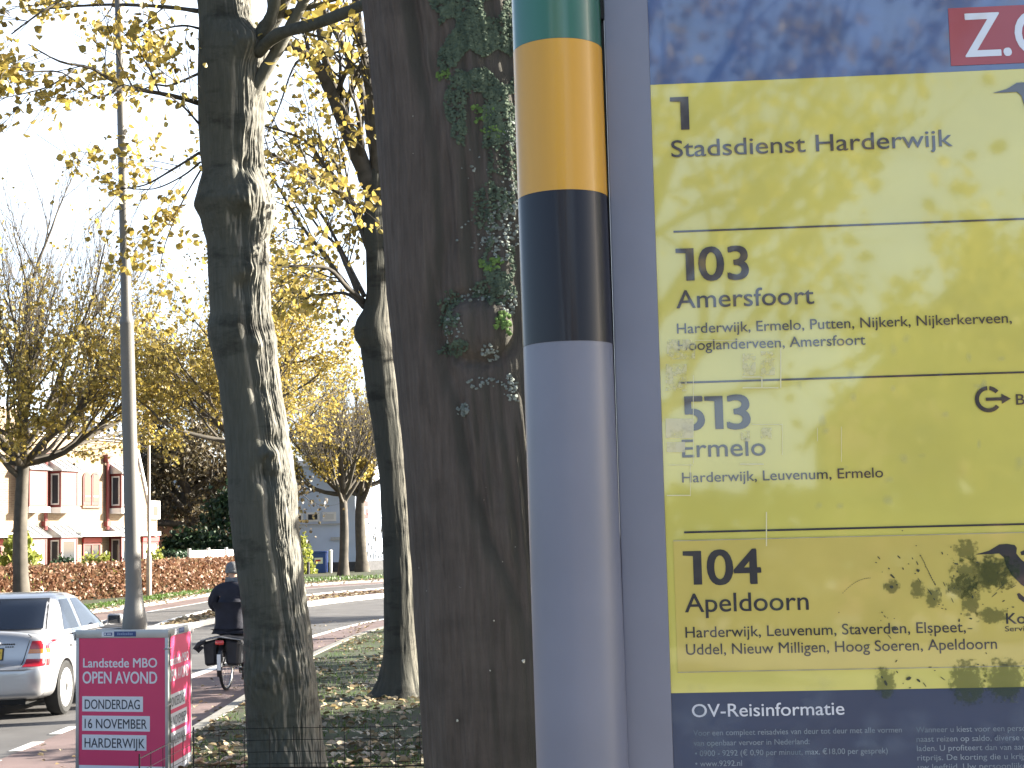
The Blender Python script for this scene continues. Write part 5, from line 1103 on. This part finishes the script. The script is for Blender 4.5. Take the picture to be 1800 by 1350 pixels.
# rider
PR = empty('person', BKL, 'cyclist seen from behind in a long dark navy coat and knitted grey cap', 'person', BR_)
SKIN = mat('skin', (.42,.26,.19), .55); COAT = mat('navy_coat', (.012,.013,.024), .85, var=.3, scale=7, bump=.3, bscale=14); TROU = mat('dark_trousers', (.018,.018,.024), .85); CAP = mat('grey_knit_cap', (.16,.16,.165), .95, var=.25, scale=30, bump=.5, bscale=80); SHOE = mat('black_shoe', (.012,.012,.012), .5)
def skin(name, J, E, m, parent, root=0, lev=2):
    me = bpy.data.meshes.new(name); me.from_pydata([j[:3] for j in J], E, []); o = bpy.data.objects.new(name, me); col.objects.link(o); o.parent = parent; me.materials.append(m)
    md = o.modifiers.new('skin', 'SKIN'); md.use_smooth_shade = True
    for i, j in enumerate(J):
        r = j[3]; me.skin_vertices[0].data[i].radius = (r, r) if not hasattr(r, '__len__') else r; me.skin_vertices[0].data[i].use_root = (i == root)
    sb = o.modifiers.new('sub', 'SUBSURF'); sb.levels = lev; sb.render_levels = lev
    bpy.context.view_layer.update(); bake(o); o.data.polygons.foreach_set('use_smooth', [True]*len(o.data.polygons)); return o
J = [(0,.26,.97,(.15,.12)),(0,.27,1.14,(.145,.10)),(0,.30,1.30,(.15,.10)),(0,.32,1.40,.075),(0,.345,1.46,.055),(0,.36,1.53,.085),(0,.37,1.60,.09),(0,.37,1.655,.06),
     (-.17,.31,1.345,.06),(-.255,.36,1.15,.047),(-.26,.53,1.045,.035),(-.26,.585,1.035,.030),(.17,.31,1.345,.06),(.255,.36,1.15,.047),(.26,.53,1.045,.035),(.26,.585,1.035,.030),
     (-.10,.30,.93,.085),(-.12,.56,.80,.065),(-.13,.44,.47,.042),(-.135,.52,.445,.032),(.10,.30,.93,.085),(.12,.46,.60,.065),(.135,.47,.19,.042),(.135,.56,.145,.032),(0,.465,1.545,.016),(0,.445,1.50,.02)]
Ed = [(0,1),(1,2),(2,3),(3,4),(4,5),(5,6),(6,7),(2,8),(8,9),(9,10),(10,11),(2,12),(12,13),(13,14),(14,15),(0,16),(16,17),(17,18),(18,19),(0,20),(20,21),(21,22),(22,23),(5,24),(5,25)]
for sx, wv in ((-1,11),(1,15)):                      # fingers curl round the grips, thumb underneath
    for k, (dx, ln_) in enumerate(((-.026,.055),(-.009,.062),(.009,.058),(.026,.048))):
        b = len(J); J += [(sx*.26+dx,.625,1.045,.010),(sx*.26+dx,.65,1.022,.009),(sx*.26+dx,.632,1.0,.008)]; Ed += [(wv,b),(b,b+1),(b+1,b+2)]
    b = len(J); J += [(sx*.225,.60,1.02,.011),(sx*.222,.63,1.0,.009)]; Ed += [(wv,b),(b,b+1)]
skin('body', J, Ed, SKIN, PR)
# coat: long shell with sleeves, hem flaring over the carrier
cj = [(0,.235,.80,(.235,.19)),(0,.235,.95,(.225,.18)),(0,.25,1.10,(.205,.15)),(0,.28,1.25,(.205,.14)),(0,.31,1.365,(.15,.105)),(0,.335,1.44,(.085,.075)),
      (-.185,.30,1.335,.095),(-.285,.33,1.16,.085),(-.275,.50,1.05,.062),(.185,.30,1.335,.095),(.285,.33,1.16,.085),(.275,.50,1.05,.062),(0,.22,.70,(.245,.20))]
skin('coat', cj, [(12,0),(0,1),(1,2),(2,3),(3,4),(4,5),(4,6),(6,7),(7,8),(4,9),(9,10),(10,11)], COAT, PR, 1)
skin('trousers', [(0,.28,.90,.16),(-.10,.32,.90,.11),(-.125,.56,.785,.088),(-.132,.455,.52,.062),(.10,.32,.90,.11),(.13,.47,.60,.088),(.137,.475,.24,.062)], [(0,1),(1,2),(2,3),(0,4),(4,5),(5,6)], TROU, PR)
for sx, y, z, rt2 in ((-1,.44,.452,0),(1,.52,.142,R(-8))):
    sh = MB().box((sx*.137,y+.02,z), (.095,.27,.075), Matrix.Rotation(rt2,3,'X'), .03).tube([(sx*.137,y-.05,z+.02),(sx*.136,y-.05,z+.11)], [.048,.05], 12).build('shoe', SHOE, PR, True)
cp = MB(); prof = [(.098,1.555),(.106,1.575),(.108,1.61),(.100,1.655),(.078,1.69),(.045,1.708),(.01,1.713)]; cp.lathe(prof, (0,.368,0), 24); cp.lathe([(.104,1.555),(.112,1.56),(.112,1.59),(.105,1.597)], (0,.368,0), 24)
cpo = cp.build('cap', CAP, PR, True)
skin('scarf', [(0,.30,1.425,.07),(-.06,.33,1.435,.05),(.06,.33,1.435,.05),(0,.39,1.435,.05)], [(0,1),(0,2),(1,3)], mat('grey_scarf', (.16,.17,.19), .95, var=.3, scale=20), PR)
ht = MB()
for sx in (-1, 1): ht.box((sx*.088,.365,1.545), (.02,.05,.06), None, .009)
ht.build('ear', SKIN, PR, True)
ey = MB()
for sx in (-1, 1): ey.lathe([(.003,.455),(.011,.450),(.012,.445)], (sx*.032,0,1.572), 10, 'Y')
ey.build('eyes', mat('eye', (.05,.04,.03), .2), PR, True)
make_lettering()
